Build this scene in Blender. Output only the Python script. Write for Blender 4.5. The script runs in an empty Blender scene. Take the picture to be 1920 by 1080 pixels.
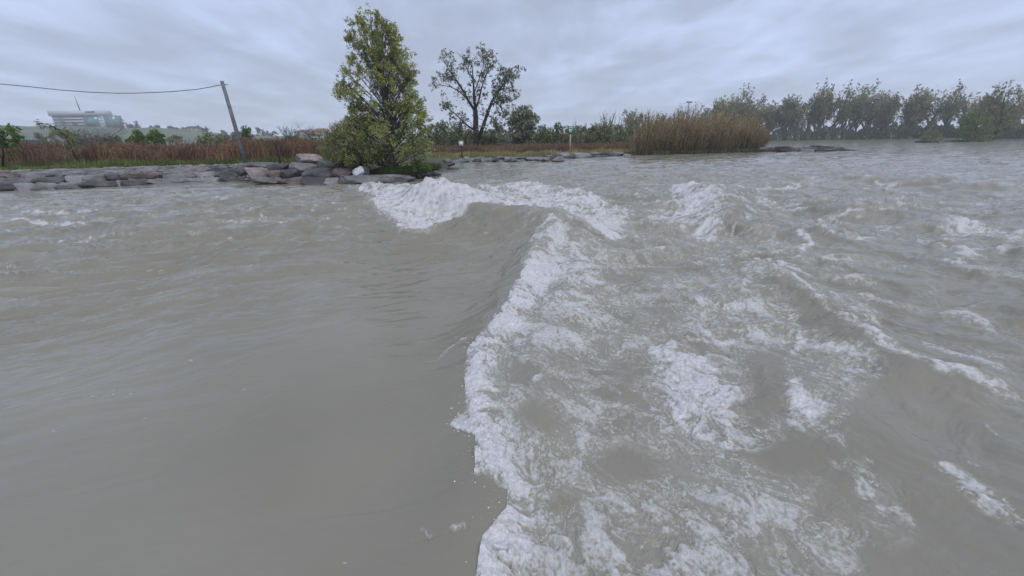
import bpy, math, random
import numpy as np
from mathutils import Vector, Matrix

S = bpy.context.scene
COL = S.collection
R = math.radians

# ------------------------------------------------------------------ camera
CAM_H = 2.0                      # lens height above the water, metres
FPX = 722.0                      # focal length in pixels of the 1920 wide frame
PITCH, ROLL = R(20.6), R(-1.0)
CM = Matrix.Rotation(math.pi / 2 - PITCH, 3, 'X') @ Matrix.Rotation(ROLL, 3, 'Z')
cam_d = bpy.data.cameras.new('camera')
cam_d.sensor_width = 36.0
cam_d.lens = 36.0 * FPX / 1920.0
cam_d.clip_start = 0.05
cam_d.clip_end = 8000
cam = bpy.data.objects.new('camera', cam_d)
COL.objects.link(cam)
cam.matrix_world = Matrix.Translation((0, 0, CAM_H)) @ CM.to_4x4()
S.camera = cam

# ------------------------------------------------------------------ sky
SUN_EL, SUN_AZ = R(55), R(150)
w = bpy.data.worlds.new('World'); S.world = w
w.use_nodes = True
nt = w.node_tree; nt.nodes.clear()
def N(t, k, **kw):
    n = t.nodes.new(k)
    for a, b in kw.items(): setattr(n, a, b)
    return n
def mth(t, op, a, b=None, c=None, clamp=False):
    n = N(t, 'ShaderNodeMath', operation=op, use_clamp=clamp)
    for i, v in enumerate((a, b, c)):
        if v is None: continue
        if isinstance(v, (int, float)): n.inputs[i].default_value = v
        else: t.links.new(v, n.inputs[i])
    return n.outputs[0]
def mixc(t, f, a, b):
    n = N(t, 'ShaderNodeMix', data_type='RGBA')
    for s, v in ((n.inputs[0], f), (n.inputs[6], a), (n.inputs[7], b)):
        if isinstance(v, (int, float)): s.default_value = v
        elif isinstance(v, tuple): s.default_value = (*v[:3], 1)
        else: t.links.new(v, s)
    return n.outputs[2]
def ramp(t, f, stops, interp='LINEAR'):
    n = N(t, 'ShaderNodeValToRGB'); n.color_ramp.interpolation = interp
    els = n.color_ramp.elements
    while len(els) < len(stops): els.new(0.5)
    for e, (p, c) in zip(els, stops):
        e.position = p; e.color = (*c, 1) if isinstance(c, tuple) else (c, c, c, 1)
    t.links.new(f, n.inputs[0]); return n.outputs[0]
tc = N(nt, 'ShaderNodeTexCoord')
sp = N(nt, 'ShaderNodeSeparateXYZ'); nt.links.new(tc.outputs['Generated'], sp.inputs[0])
zz = mth(nt, 'ADD', mth(nt, 'MAXIMUM', sp.outputs[2], 0.0), 0.13)
cb = N(nt, 'ShaderNodeCombineXYZ')
nt.links.new(mth(nt, 'DIVIDE', sp.outputs[0], zz), cb.inputs[0])
nt.links.new(mth(nt, 'DIVIDE', sp.outputs[1], zz), cb.inputs[1])
def cloud(rot, sc, scale, det, rough, dist, loc=(0, 0, 0)):
    mp = N(nt, 'ShaderNodeMapping'); nt.links.new(cb.outputs[0], mp.inputs[0])
    mp.inputs['Rotation'].default_value = (0, 0, R(rot)); mp.inputs['Scale'].default_value = sc
    mp.inputs['Location'].default_value = loc
    n = N(nt, 'ShaderNodeTexNoise'); nt.links.new(mp.outputs[0], n.inputs['Vector'])
    n.inputs['Scale'].default_value = scale; n.inputs['Detail'].default_value = det
    n.inputs['Roughness'].default_value = rough; n.inputs['Distortion'].default_value = dist
    return n.outputs['Fac']
c1 = cloud(-12, (1.6, 0.50, 1), 1.1, 8, 0.56, 0.5, (3.1, 1.2, 0))
c2 = cloud(8, (1.0, 0.75, 1), 2.6, 6, 0.5, 0.4, (0.4, 7.7, 2))
c3 = cloud(-10, (0.7, 0.25, 1), 0.45, 3, 0.5, 0.2, (5.0, 2.2, 4))
cc = mth(nt, 'ADD', mth(nt, 'ADD', mth(nt, 'MULTIPLY', c1, 0.42), mth(nt, 'MULTIPLY', c2, 0.34)), mth(nt, 'MULTIPLY', c3, 0.24))
ccol = ramp(nt, cc, [(0.40, (1.80, 2.05, 2.68)), (0.46, (2.05, 2.36, 3.15)), (0.51, (2.36, 2.75, 3.78)), (0.56, (2.66, 3.13, 4.4)), (0.64, (3.1, 3.65, 5.15))])
# band near the horizon: even, slightly grey mauve
hz = ramp(nt, sp.outputs[2], [(0.0, 1.0), (0.10, 0.85), (0.32, 0.0)])
ccol = mixc(nt, mth(nt, 'MULTIPLY', hz, 0.34), ccol, (2.22, 2.52, 3.35))
sky = N(nt, 'ShaderNodeTexSky', sky_type='NISHITA')
sky.sun_disc = False; sky.sun_elevation = SUN_EL; sky.sun_rotation = SUN_AZ
skc = mixc(nt, 0.96, sky.outputs[0], ccol)
bg = N(nt, 'ShaderNodeBackground'); bg.inputs[1].default_value = 0.15
nt.links.new(skc, bg.inputs[0])
wo = N(nt, 'ShaderNodeOutputWorld'); nt.links.new(bg.outputs[0], wo.inputs[0])

sd_ = bpy.data.lights.new('sun', 'SUN'); sd_.energy = 0.9; sd_.angle = R(25); sd_.color = (1, 0.97, 0.92)
sun = bpy.data.objects.new('sun', sd_); COL.objects.link(sun)
sun.rotation_euler = (math.pi / 2 - SUN_EL, 0, -SUN_AZ + math.pi)

S.view_settings.view_transform = 'Standard'; S.view_settings.look = 'None'
S.view_settings.exposure = 0.62; S.view_settings.gamma = 1.0
S.render.engine = 'CYCLES'
S.cycles.use_denoising = True
S.cycles.max_bounces = 6; S.cycles.transparent_max_bounces = 4
S.cycles.volume_bounces = 1

# ------------------------------------------------------------------ helpers
def ray(px, py): return CM @ Vector(((px - 960) / FPX, -(py - 540) / FPX, -1.0))
def G(px, py, z=0.0):
    d = ray(px, py); t = (z - CAM_H) / d.z
    return Vector((d.x * t, d.y * t, z))
def P(px, py, Y):
    d = ray(px, py); t = Y / d.y
    return Vector((d.x * t, Y, CAM_H + d.z * t))
def ppm(px, py, Y):                     # metres per photo pixel at that place
    return (P(px + 1, py, Y) - P(px, py, Y)).length

_pr = np.random.RandomState(11)
PERM = np.concatenate([_pr.permutation(256)] * 3).astype(np.int32)
_an = np.arange(256) * (2 * np.pi / 256) * 37
GX, GY = np.cos(_an).astype(np.float32), np.sin(_an).astype(np.float32)
def pn(x, y, seed=0):
    x = np.asarray(x, np.float32) + seed * 17.31; y = np.asarray(y, np.float32) + seed * 9.77
    xi = np.floor(x).astype(np.int32); yi = np.floor(y).astype(np.int32)
    xf = x - xi; yf = y - yi
    xi &= 255; yi &= 255
    u = xf * xf * xf * (xf * (xf * 6 - 15) + 10); v = yf * yf * yf * (yf * (yf * 6 - 15) + 10)
    a = PERM[xi]; b = PERM[xi + 1]
    def g(h, dx, dy): return GX[h] * dx + GY[h] * dy
    n00 = g(PERM[a + yi], xf, yf); n10 = g(PERM[b + yi], xf - 1, yf)
    n01 = g(PERM[a + yi + 1], xf, yf - 1); n11 = g(PERM[b + yi + 1], xf - 1, yf - 1)
    x1 = n00 + u * (n10 - n00); x2 = n01 + u * (n11 - n01)
    return (x1 + v * (x2 - x1)) * 1.5
def fbm(x, y, o=4, seed=0, gain=0.5, lod=None, wl=1.0, kind=''):
    t = 0; a = 1.0; s = 0
    for i in range(o):
        n = pn(x, y, seed + i * 3)
        if kind == 'ridge': n = 1 - 2.2 * np.abs(n)
        elif kind == 'billow': n = 2.2 * np.abs(n) - 0.5
        k = a if lod is None else a * np.clip(wl / (3.0 * lod) - 0.35, 0, 1)
        t = t + n * k; s += a; a *= gain
        ca, sa = 0.8, 0.6
        x, y = (x * ca - y * sa) * 2.03, (x * sa + y * ca) * 2.03; wl /= 2.03
    return t / s
def sst(a, b, x):
    t = np.clip((x - a) / (b - a), 0, 1); return t * t * (3 - 2 * t)

class MB:
    """collects faces; build() links them as one mesh object"""
    def __init__(s): s.V = []; s.F = []; s.n = 0
    def add(s, V, F):
        V = np.asarray(V, np.float32).reshape(-1, 3)
        s.V.append(V)
        if isinstance(F, np.ndarray): s.F.append(F + s.n)
        else:
            for k in sorted({len(f) for f in F}):
                s.F.append(np.array([f for f in F if len(f) == k]) + s.n)
        s.n += len(V)
    def box(s, lo, hi):
        x0, y0, z0 = lo; x1, y1, z1 = hi
        s.add([(x0,y0,z0),(x1,y0,z0),(x1,y1,z0),(x0,y1,z0),(x0,y0,z1),(x1,y0,z1),(x1,y1,z1),(x0,y1,z1)],
              [(0,3,2,1),(4,5,6,7),(0,1,5,4),(1,2,6,5),(2,3,7,6),(3,0,4,7)])
    def tube(s, pts, rad, k=5):
        pts = [Vector(p) for p in pts]; V = []; F = []
        n = len(pts)
        for i, p in enumerate(pts):
            d = (pts[min(i + 1, n - 1)] - pts[max(i - 1, 0)]).normalized()
            u = d.cross(Vector((0.13, 1, 0.07)) if abs(d.y) < 0.9 else Vector((1, 0, 0))).normalized(); v = d.cross(u)
            r = rad[i] if hasattr(rad, '__len__') else rad
            for j in range(k):
                a = 2 * math.pi * j / k
                V.append(p + u * (math.cos(a) * r) + v * (math.sin(a) * r))
        for i in range(n - 1):
            for j in range(k):
                j2 = (j + 1) % k
                F.append((i * k + j, i * k + j2, (i + 1) * k + j2, (i + 1) * k + j))
        F.append(tuple(range(k))[::-1]); F.append(tuple((n - 1) * k + j for j in range(k)))
        s.add(V, F)
    def mesh(s, name, mat=None, smooth=False):
        me = bpy.data.meshes.new(name)
        if not s.V: return me
        V = np.concatenate(s.V)
        tot = np.concatenate([np.full(len(f), f.shape[1]) for f in s.F])
        lp = np.concatenate([f.ravel() for f in s.F])
        me.vertices.add(len(V)); me.vertices.foreach_set('co', V.ravel())
        me.loops.add(len(lp)); me.loops.foreach_set('vertex_index', lp.astype(np.int32))
        me.polygons.add(len(tot))
        me.polygons.foreach_set('loop_start', (np.cumsum(tot) - tot).astype(np.int32))
        me.polygons.foreach_set('loop_total', tot.astype(np.int32))
        if smooth: me.polygons.foreach_set('use_smooth', np.ones(len(tot), bool))
        me.update(calc_edges=True)
        if mat: me.materials.append(mat)
        return me
    def build(s, name, mat=None, parent=None, smooth=False):
        return link(name, s.mesh(name, mat, smooth), parent)
def link(name, me, parent=None):
    o = bpy.data.objects.new(name, me); COL.objects.link(o)
    if parent: o.parent = parent
    return o
def tag(o, label=None, cat=None, group=None, kind=None):
    if label: o['label'] = label
    if cat: o['category'] = cat
    if group: o['group'] = group
    if kind: o['kind'] = kind
    return o
def thing(name, loc, label, cat, group=None, rz=0):
    o = bpy.data.objects.new(name, None); COL.objects.link(o)
    o.location = loc; o.rotation_euler = (0, 0, rz)
    return tag(o, label, cat, group)
def copy_tree(o):
    c = o.copy(); COL.objects.link(c)
    for ch in o.children:
        d = ch.copy(); COL.objects.link(d); d.parent = c
    return c

def leaf_arr(c, d, L, W, rng, bend=0.25):
    """bent leaves: c centres (n,3), d directions (n,3), L lengths, W widths"""
    n = len(c); d = d / (np.linalg.norm(d, axis=1, keepdims=True) + 1e-6)
    q = rng.normal(size=(n, 3)); s = np.cross(d, q); s /= (np.linalg.norm(s, axis=1, keepdims=True) + 1e-6)
    u = np.cross(d, s)
    L = np.asarray(L).reshape(-1, 1) * np.ones((n, 1)); W = np.asarray(W).reshape(-1, 1) * np.ones((n, 1))
    V = np.stack([c, c + d * L * .45 + s * W * .5 + u * L * bend * .35, c + d * L, c + d * L * .45 - s * W * .5 + u * L * bend * .35], 1)
    return V.reshape(-1, 3), np.arange(n * 4).reshape(n, 4)

# ------------------------------------------------------------------ materials
def new_mat(name):
    m = bpy.data.materials.new(name); m.use_nodes = True
    t = m.node_tree; b = t.nodes['Principled BSDF']; return m, t, b
def noise(t, scale, det=4, rough=0.55, coord='Object', vec=None, dist=0):
    n = N(t, 'ShaderNodeTexNoise')
    if vec is None: vec = N(t, 'ShaderNodeTexCoord').outputs[coord]
    t.links.new(vec, n.inputs['Vector'])
    n.inputs['Scale'].default_value = scale; n.inputs['Detail'].default_value = det
    n.inputs['Roughness'].default_value = rough; n.inputs['Distortion'].default_value = dist
    return n.outputs['Fac']
def worldpos(t): return N(t, 'ShaderNodeNewGeometry').outputs['Position']
def leaf_mat(name, cols, clump=1.2, rough=0.5, trans=0.42, clumpamt=0.45):
    m, t, b = new_mat(name)
    g = N(t, 'ShaderNodeNewGeometry')
    k = len(cols)
    c = ramp(t, g.outputs['Random Per Island'], [(i / max(k - 1, 1), tuple(min(.6, x * 1.75) for x in cols[i])) for i in range(k)])
    n = noise(t, clump, 3, .5, vec=g.outputs['Position'])
    d = ramp(t, n, [(0.32, (.55, .56, .52)), (0.66, (1.3, 1.28, 1.15))])
    mx = N(t, 'ShaderNodeMix', data_type='RGBA', blend_type='MULTIPLY')
    mx.inputs[0].default_value = clumpamt * 2 if clumpamt < .5 else 1
    t.links.new(c, mx.inputs[6]); t.links.new(d, mx.inputs[7])
    t.links.new(mx.outputs[2], b.inputs['Base Color'])
    b.inputs['Roughness'].default_value = rough
    if trans:
        tr = N(t, 'ShaderNodeBsdfTranslucent'); t.links.new(mx.outputs[2], tr.inputs[0])
        ms = N(t, 'ShaderNodeMixShader'); ms.inputs[0].default_value = trans
        t.links.new(b.outputs[0], ms.inputs[1]); t.links.new(tr.outputs[0], ms.inputs[2])
        t.links.new(ms.outputs[0], t.nodes['Material Output'].inputs[0])
    return m
def var_mat(name, c1, c2, scale=3, rough=0.8, bump=0.0, bscale=20, det=6, spec=0.3):
    m, t, b = new_mat(name)
    n = noise(t, scale, det)
    t.links.new(ramp(t, n, [(0.33, c1), (0.67, c2)]), b.inputs['Base Color'])
    b.inputs['Roughness'].default_value = rough
    b.inputs['Specular IOR Level'].default_value = spec
    if bump:
        bn = N(t, 'ShaderNodeBump'); bn.inputs['Strength'].default_value = bump; bn.inputs['Distance'].default_value = 0.05
        t.links.new(noise(t, bscale, 6, .65), bn.inputs['Height']); t.links.new(bn.outputs[0], b.inputs['Normal'])
    return m

# rocks
def rock_mat(name, c1, c2, c3):
    m, t, b = new_mat(name)
    p = worldpos(t)
    n = noise(t, 1.1, 7, .6, vec=p, dist=.4)
    c = ramp(t, n, [(0.30, c1), (0.5, c2), (0.72, c3)])
    v = noise(t, 9, 5, .7, vec=p)
    c = mixc(t, ramp(t, v, [(0.45, 0.0), (0.75, 0.55)]), c, tuple(min(1, x * 1.7) for x in c2))
    vo = N(t, 'ShaderNodeTexVoronoi', feature='DISTANCE_TO_EDGE'); vo.inputs['Scale'].default_value = 1.7
    t.links.new(p, vo.inputs['Vector'])
    t.links.new(c, b.inputs['Base Color'])
    b.inputs['Roughness'].default_value = .62; b.inputs['Specular IOR Level'].default_value = .35
    bn = N(t, 'ShaderNodeBump'); bn.inputs['Strength'].default_value = .8; bn.inputs['Distance'].default_value = 0.06
    h = mth(t, 'ADD', noise(t, 5, 8, .7, vec=p), mth(t, 'MULTIPLY', ramp(t, vo.outputs['Distance'], [(0, 0.0), (0.06, 1.0)]), .25))
    t.links.new(h, bn.inputs['Height']); t.links.new(bn.outputs[0], b.inputs['Normal'])
    return m
RM = {
 'grey': rock_mat('grey_rock', (.085, .082, .08), (.175, .168, .165), (.30, .29, .285)),
 'dark': rock_mat('dark_rock', (.035, .034, .036), (.075, .070, .073), (.16, .152, .155)),
 'pink': rock_mat('pink_rock', (.20, .16, .152), (.33, .275, .265), (.48, .43, .42)),
 'purple': rock_mat('purple_rock', (.075, .055, .052), (.155, .115, .11), (.28, .235, .23)),
 'light': rock_mat('pale_rock', (.15, .145, .15), (.24, .235, .24), (.36, .355, .36)),
 'white': rock_mat('white_rock', (.46, .46, .48), (.56, .56, .58), (.66, .66, .68)),
}
M_bark = var_mat('dark_bark', (.018, .016, .015), (.05, .045, .04), 6, .9, .6, 30)
M_bark2 = var_mat('grey_bark', (.07, .065, .06), (.15, .14, .125), 5, .9, .5, 30)
M_twig = var_mat('bare_twig', (.075, .06, .06), (.15, .125, .12), 2, .9)
M_wood = var_mat('weathered_wood', (.13, .13, .135), (.24, .24, .25), 5, .85, .5, 25)

# ------------------------------------------------------------------ water
def seg_d(x, y, pts):
    """distance to a polyline, parameter along it (0..1), signed side"""
    best = np.full(x.shape, 1e9, np.float32); par = np.zeros_like(best); side = np.zeros_like(best)
    L = [0]
    for i in range(len(pts) - 1): L.append(L[-1] + math.dist(pts[i], pts[i + 1]))
    for i in range(len(pts) - 1):
        ax, ay = pts[i]; bx, by = pts[i + 1]; dx, dy = bx - ax, by - ay; l2 = dx * dx + dy * dy + 1e-9
        t = np.clip(((x - ax) * dx + (y - ay) * dy) / l2, 0, 1)
        qx = x - ax - t * dx; qy = y - ay - t * dy; d = np.sqrt(qx * qx + qy * qy)
        m = d < best
        best = np.where(m, d, best); par = np.where(m, (L[i] + t * (L[i + 1] - L[i])) / L[-1], par)
        side = np.where(m, np.sign(dx * qy - dy * qx), side)
    return best, par, side
def inpoly(x, y, pts):
    c = np.zeros(x.shape, bool); n = len(pts); j = n - 1
    for i in range(n):
        xi, yi = pts[i]; xj, yj = pts[j]
        if yi != yj:
            c ^= ((yi > y) != (yj > y)) & (x < (xj - xi) * (y - yi) / (yj - yi) + xi)
        j = i
    return c
def W2(pts, z=0.0): return [tuple(G(a, b, z)[:2]) for a, b in pts]

exec_water = True
# grid around the standing place: fine where the river is close
NA, NR = 1680, 1000
az = np.concatenate([np.linspace(-66, 66, NA), np.linspace(69, 291, 50)]) * np.pi / 180
s_ = np.linspace(1, 0, NR)
dep = np.radians(0.12 + 75 * s_ ** 1.55)
rr = CAM_H / np.tan(dep)
dr = np.gradient(rr)
A_, R_ = np.meshgrid(az, rr)
X = (np.sin(A_) * R_).astype(np.float32); Y = (np.cos(A_) * R_).astype(np.float32)
LOD = (np.maximum(dr[:, None] * 0.5, R_ * (az[1] - az[0]))).astype(np.float32)

# --- E1: the ragged left edge of the near foam
E1px = [(1012,452),(1000,478),(994,500),(956,548),(937,591),(894,629),(868,661),(864,704),(875,742),(860,768),(847,795),(868,815),(892,828),(890,865),(883,903),(945,919),(942,962),(916,1005),(900,1080),(890,1180),(880,1400)]
E1 = W2(E1px, 0.06)

# sampling position pushed about a little so that hand-placed shapes get natural borders
wx = fbm(X * 1.3, Y * 1.3, 4, 3) * .16 + fbm(X * 6, Y * 6, 3, 5) * .035
wy = fbm(X * 1.3, Y * 1.3, 4, 8) * .16 + fbm(X * 6, Y * 6, 3, 9) * .035
kw = np.clip(R_ / 4, .35, 2.5)
XW = X + wx * kw; YW = Y + wy * kw

D = np.zeros_like(X)              # wanted foam cover 0..1
def line(px, wid, val, z=0.0, soft=1.0, ends=True):
    """foam along a line; wid in photo px at the line's middle"""
    global D
    pts = W2(px, z); q = px[len(px) // 2]
    wm = (G(q[0] + wid / 2, q[1], z) - G(q[0] - wid / 2, q[1], z)).length
    d, p, s = seg_d(XW, YW, pts)
    e = np.minimum(1, np.minimum(p, 1 - p) * 8 + .15) if ends else 1
    D = np.maximum(D, val * 1.10 * np.exp(-(d / (wm * .55 * soft + 1e-6)) ** 2) * e)
def blob(cx, cy, rx_, ry_, val, ang=0, z=0.0, mode='max'):
    global D
    c = G(cx, cy, z); a = R(ang)
    e1 = G(cx + rx_ * math.cos(a), cy + rx_ * math.sin(a), z) - c
    e2 = G(cx - ry_ * math.sin(a), cy + ry_ * math.cos(a), z) - c
    det = e1.x * e2.y - e1.y * e2.x
    dx, dy = XW - c.x, YW - c.y
    u = (dx * e2.y - dy * e2.x) / det; v = (dy * e1.x - dx * e1.y) / det
    g = np.exp(-((u * u + v * v) ** 1.3))
    if mode == 'max': D = np.maximum(D, val * g)
    else: D = D * (1 - g * val)
def poly(px, val, soft, z=0.0):
    global D
    pts = W2(px, z); d, p, s = seg_d(XW, YW, pts + pts[:1])
    i = np.where(inpoly(XW, YW, pts), 1., -1.)
    D = np.maximum(D, val * sst(-soft, soft, d * i))

# near mixed foam apron right of the edge
poly([(1012,450)] + E1px[1:] + [(1800,1400),(1650,1080),(1560,900),(1400,700),(1330,560),(1180,470)], .54, .12)
# dense band just behind the edge
d1, p1, s1 = seg_d(X + wx * .5, Y + wy * .5, E1)
inside = np.where(s1 > 0, d1, -d1) + fbm(X * 2.6, Y * 2.6, 3, 12) * .11 + fbm(X * 8, Y * 8, 3, 13) * .075 + fbm(X * 22, Y * 22, 4, 14, .7, kind='ridge') * .034 #         # >0 downstream side of the edge
bw = np.interp(p1, [0, .06, .15, .3, .5, .7, 1], [.18, .45, .92, .78, .54, .36, .30])
band = np.interp(p1, [0, .08, .16, .22], [.50, .62, .82, 1]) * sst(-.03, .03, inside) * (1 - sst(bw * .5, bw * 1.25, inside))
D = np.maximum(D, band * .96)
D = np.where(inside < -.05, D * sst(-.12, -.05, inside), D) * np.where((s1 < 0) & (Y < 7.5) & (X < 2), 0, 1)
poly([(1250,520),(1450,530),(1600,680),(1640,860),(1740,960),(1800,1120),(1400,1200),(1300,800)], .36, .25)
line([(625,350),(660,350),(700,356)], 18, 1.0, .05)
for fx, fy in [(120,745),(178,748),(190,742),(215,738),(222,744),(255,742),(262,736),(450,733),(110,803),(362,676),(126,677),(645,1050),(285,780)]: blob(fx, fy, 4, 1.5, .85, -12)
# named streaks and patches of foam, near to far
poly([(1000,720),(1100,740),(1120,830),(1060,880),(1000,850),(960,780)], .62, 0.05)
poly([(1240,700),(1330,690),(1390,740),(1370,840),(1300,830),(1250,780)], .9, 0.05)
poly([(950,560),(1130,560),(1140,640),(1080,680),(960,660)], .72, 0.08)
poly([(1210,650),(1290,640),(1330,700),(1280,730),(1220,700)], .85, 0.06)
poly([(1000,960),(1150,900),(1350,980),(1450,1080),(1300,1200),(1000,1200)], .66, 0.10)
poly([(1300,880),(1420,900),(1500,1000),(1560,1080),(1400,1080)], .6, 0.10)
poly([(1490,690),(1530,760),(1620,790),(1600,860),(1560,850),(1460,790)], .92, 0.05)
line([(1545,860),(1590,890),(1640,880),(1620,930),(1590,900)], 34, 0.73)
line([(1480,640),(1530,650),(1590,670),(1600,710),(1540,700)], 60, 0.67)
line([(1485,600),(1490,650),(1480,700),(1490,740),(1500,790)], 26, 0.69)
line([(1640,960),(1700,965),(1720,1000),(1680,1040),(1640,1000)], 30, 0.62)
line([(1530,985),(1560,1030),(1600,1080)], 34, 0.60)
line([(1750,870),(1800,900),(1850,950),(1930,1000)], 46, 0.73)
line([(1800,870),(1830,880)], 16, 0.60)
line([(1850,800),(1880,820),(1930,850)], 12, 0.53)
line([(1700,690),(1760,715),(1830,725),(1930,755)], 20, 0.57)
line([(1390,500),(1440,520),(1500,555),(1540,590),(1590,625),(1630,655),(1680,680),(1740,712),(1830,728),(1925,760)], 30, 0.71, soft=.8)
line([(1620,600),(1700,640),(1780,680),(1860,705),(1925,720)], 34, 0.64)
line([(1490,540),(1560,580),(1620,610)], 50, 0.60)
line([(1280,570),(1340,590),(1400,590),(1440,600)], 46, 0.69)
line([(1270,640),(1350,650),(1400,640),(1440,630)], 44, 0.69)
line([(1300,560),(1330,590),(1300,620),(1350,660),(1400,690)], 34, 0.62)
line([(1380,490),(1420,500),(1480,520),(1500,535)], 18, 0.77)
line([(1180,540),(1230,545),(1290,560)], 24, 0.53)
line([(1150,600),(1200,620),(1260,640)], 30, 0.60)
line([(1500,450),(1510,470),(1500,490)], 22, 0.73)
line([(1400,520),(1400,560),(1430,600)], 30, 0.65)
line([(1350,520),(1380,505),(1410,510)], 16, 0.69)
blob(1600,590,60,20,.5,20)
poly([(1010,445),(1060,450),(1130,500),(1150,540),(1100,560),(980,540),(990,490)], .74, .15)
poly([(1190,520),(1300,540),(1460,560),(1500,640),(1400,700),(1240,690),(1150,620)], .50, .25)
poly([(1180,440),(1300,440),(1460,440),(1500,500),(1350,500),(1200,500)], .42, .4)
line([(1560,600),(1650,665),(1720,700),(1810,722),(1925,752)], 46, .74)
poly([(1490,700),(1560,700),(1620,730),(1610,800),(1500,780)], .56, .1)
# breaking wave in the middle distance
poly([(640,348),(690,344),(760,345),(850,352),(930,362),(1000,378),(1060,400),(1110,430),(1180,440),(1150,448),(1080,438),(1045,418),(990,404),(940,403),(870,414),(790,430),(745,431),(725,405),(700,385),(690,365),(640,352)], .93, .25, .12)
poly([(700,352),(860,365),(960,385),(940,402),(860,414),(760,430),(730,405)], 1.2, .3, .12)
blob(900,380,120,18,.75,10,.2)
poly([(880,345),(1000,348),(1080,362),(1180,380),(1190,430),(1100,428),(1020,400),(960,385)], .80, .3, .1)
blob(1130,425,75,16,.8,12,.1)
blob(870,362,120,12,.72,5)
line([(910,360),(980,352),(1040,360),(1090,372),(1150,378)], 26, .9)
line([(1060,350),(1150,350),(1230,345)], 16, .55)
line([(900,345),(960,343),(1010,348)], 12, .7)
poly([(1060,410),(1110,400),(1180,430),(1200,445),(1120,450),(1070,430)], .85, .3)
blob(1140,400,80,30,.42)
# right hand breaking crest
poly([(1255,345),(1290,342),(1330,358),(1360,385),(1370,420),(1330,440),(1280,430),(1240,410),(1280,380),(1260,365)], .86, .3, .15)
line([(1290,350),(1360,355),(1430,362),(1500,356),(1530,352)], 20, .9)
line([(1300,372),(1400,380),(1480,392),(1560,398)], 12, .7)
line([(1540,350),(1600,352),(1670,360)], 12, .8)
line([(1180,420),(1230,410),(1280,420)], 22, .6)
line([(1190,350),(1240,348),(1260,352)], 10, .7)
blob(1260,400,70,40,.5)
blob(1230,450,80,26,.4)
blob(1420,400,90,26,.36)
line([(1400,372),(1450,395),(1530,395)], 10, .7)
line([(1330,455),(1400,430),(1470,430),(1530,455),(1600,460)], 10, .6)
line([(1480,350),(1560,335),(1660,352),(1680,362)], 12, .72)
line([(1660,335),(1750,328),(1850,330)], 9, .75)
line([(1560,318),(1640,322),(1700,318)], 7, .55)
poly([(1765,412),(1800,415),(1870,430),(1925,440),(1925,480),(1860,460),(1800,445),(1765,435)], .72, .35)
line([(1760,485),(1800,490),(1835,495)], 18, .72)
line([(1560,400),(1640,405),(1700,410)], 8, .5)
line([(1600,440),(1700,455),(1760,462)], 9, .45)
line([(1640,520),(1720,540),(1800,570)], 8, .35)
# left water: a few thin crest lines
line([(0,395),(60,405),(130,412),(190,405),(215,395)], 20, .85)
line([(0,418),(70,425),(150,430),(210,420)], 20, .8)
line([(0,380),(50,378),(110,385)], 8, .5)
line([(180,398),(240,408),(290,405)], 6, .5)
line([(140,355),(190,358),(260,360)], 6, .55)
line([(430,405),(480,412),(520,415)], 8, .6)
line([(240,365),(330,368),(400,372)], 8, .6)
line([(300,385),(380,392),(440,388)], 8, .55)
line([(0,365),(60,366),(120,362)], 7, .7)
line([(595,460),(660,452),(700,450)], 4, .35)
line([(780,675),(810,668),(840,650),(880,635)], 9, .6)
line([(70,415),(150,418),(200,412)], 7, .6)
line([(790,990),(800,1003),(808,1018)], 14, .5); line([(846,998),(860,1003),(875,998),(880,1010)], 13, .55)
# dark brown windows in the foam
for b in [(1015,792,55,40,.8),(1180,880,95,45,.8),(1050,948,60,40,.6),(1500,860,110,55,.85),(1210,520,60,24,.6),(1440,690,60,40,.6),
          (1180,700,50,50,.55),(1050,610,45,25,.4),(1330,800,30,26,.4),(1060,690,60,26,.5),(1650,800,90,60,.95),(1230,590,50,28,.5),(1420,760,50,50,.7),(1560,950,60,50,.6),
          (1190,800,60,40,.5),(1000,900,30,30,.3),(1450,1020,60,40,.4),(1760,980,60,80,.9),(1700,1060,90,60,.9),(1850,850,90,40,.6)]:
    blob(*b, mode='sub')

leftness = 1 - sst(-1.2, 1.6, X - .2)
rg = 1 - leftness
Xc = X + fbm(X * .6, Y * .6, 3, 93) * .6; Yc = Y + fbm(X * .6, Y * .6, 3, 95) * .6
chop = fbm(Xc * .42, Yc * .75, 6, 97, .52, LOD, 1.6, 'ridge')
chop2 = fbm(Xc * .22, Yc * .5, 4, 99, .5, LOD, 2.5)
# --- foam texture (made in river coordinates, so cover D is the true share of white)
def uni(f, m=200000):
    q = np.quantile(f.ravel()[::max(1, f.size // m)], np.linspace(0, 1, 257)); return np.interp(f, q, np.linspace(0, 1, 257)).astype(np.float32)
far = sst(5, 13, R_)
ca, sa = math.cos(R(-48)), math.sin(R(-48))
U = (X * ca + Y * sa); Vv = (-X * sa + Y * ca)
q1 = fbm(U * 1.6, Vv * 2.4, 4, 21); q2 = fbm(U * 1.6, Vv * 2.4, 4, 27)
Uw = U + q1 * .30; Vw = Vv + q2 * .30
q3 = fbm(Uw * 5, Vw * 6, 3, 31); q4 = fbm(Uw * 5, Vw * 6, 3, 37)
Uw2 = Uw + q3 * .03; Vw2 = Vw + q4 * .03
nz_a = fbm(Uw2 * 1.9, Vw2 * 2.9, 7, 41, .66, LOD, .4)
nz_r = fbm(Uw2 * 3.0, Vw2 * 4.4, 6, 47, .66, LOD, .3, 'ridge')
near_n = uni(nz_a * .75 + nz_r * .42)
Xw = X + fbm(X * .5, Y * .5, 4, 51) * .9; Yw = Y + fbm(X * .5, Y * .5, 4, 57) * .6
nf = fbm(Xw * .62, Yw * 1.5, 6, 61, .6, LOD, 1.4) * .8 + fbm(Xw * .8, Yw * 2.1, 5, 67, .55, LOD, 1.2, 'ridge') * .35
far_n = uni(nf)
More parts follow.
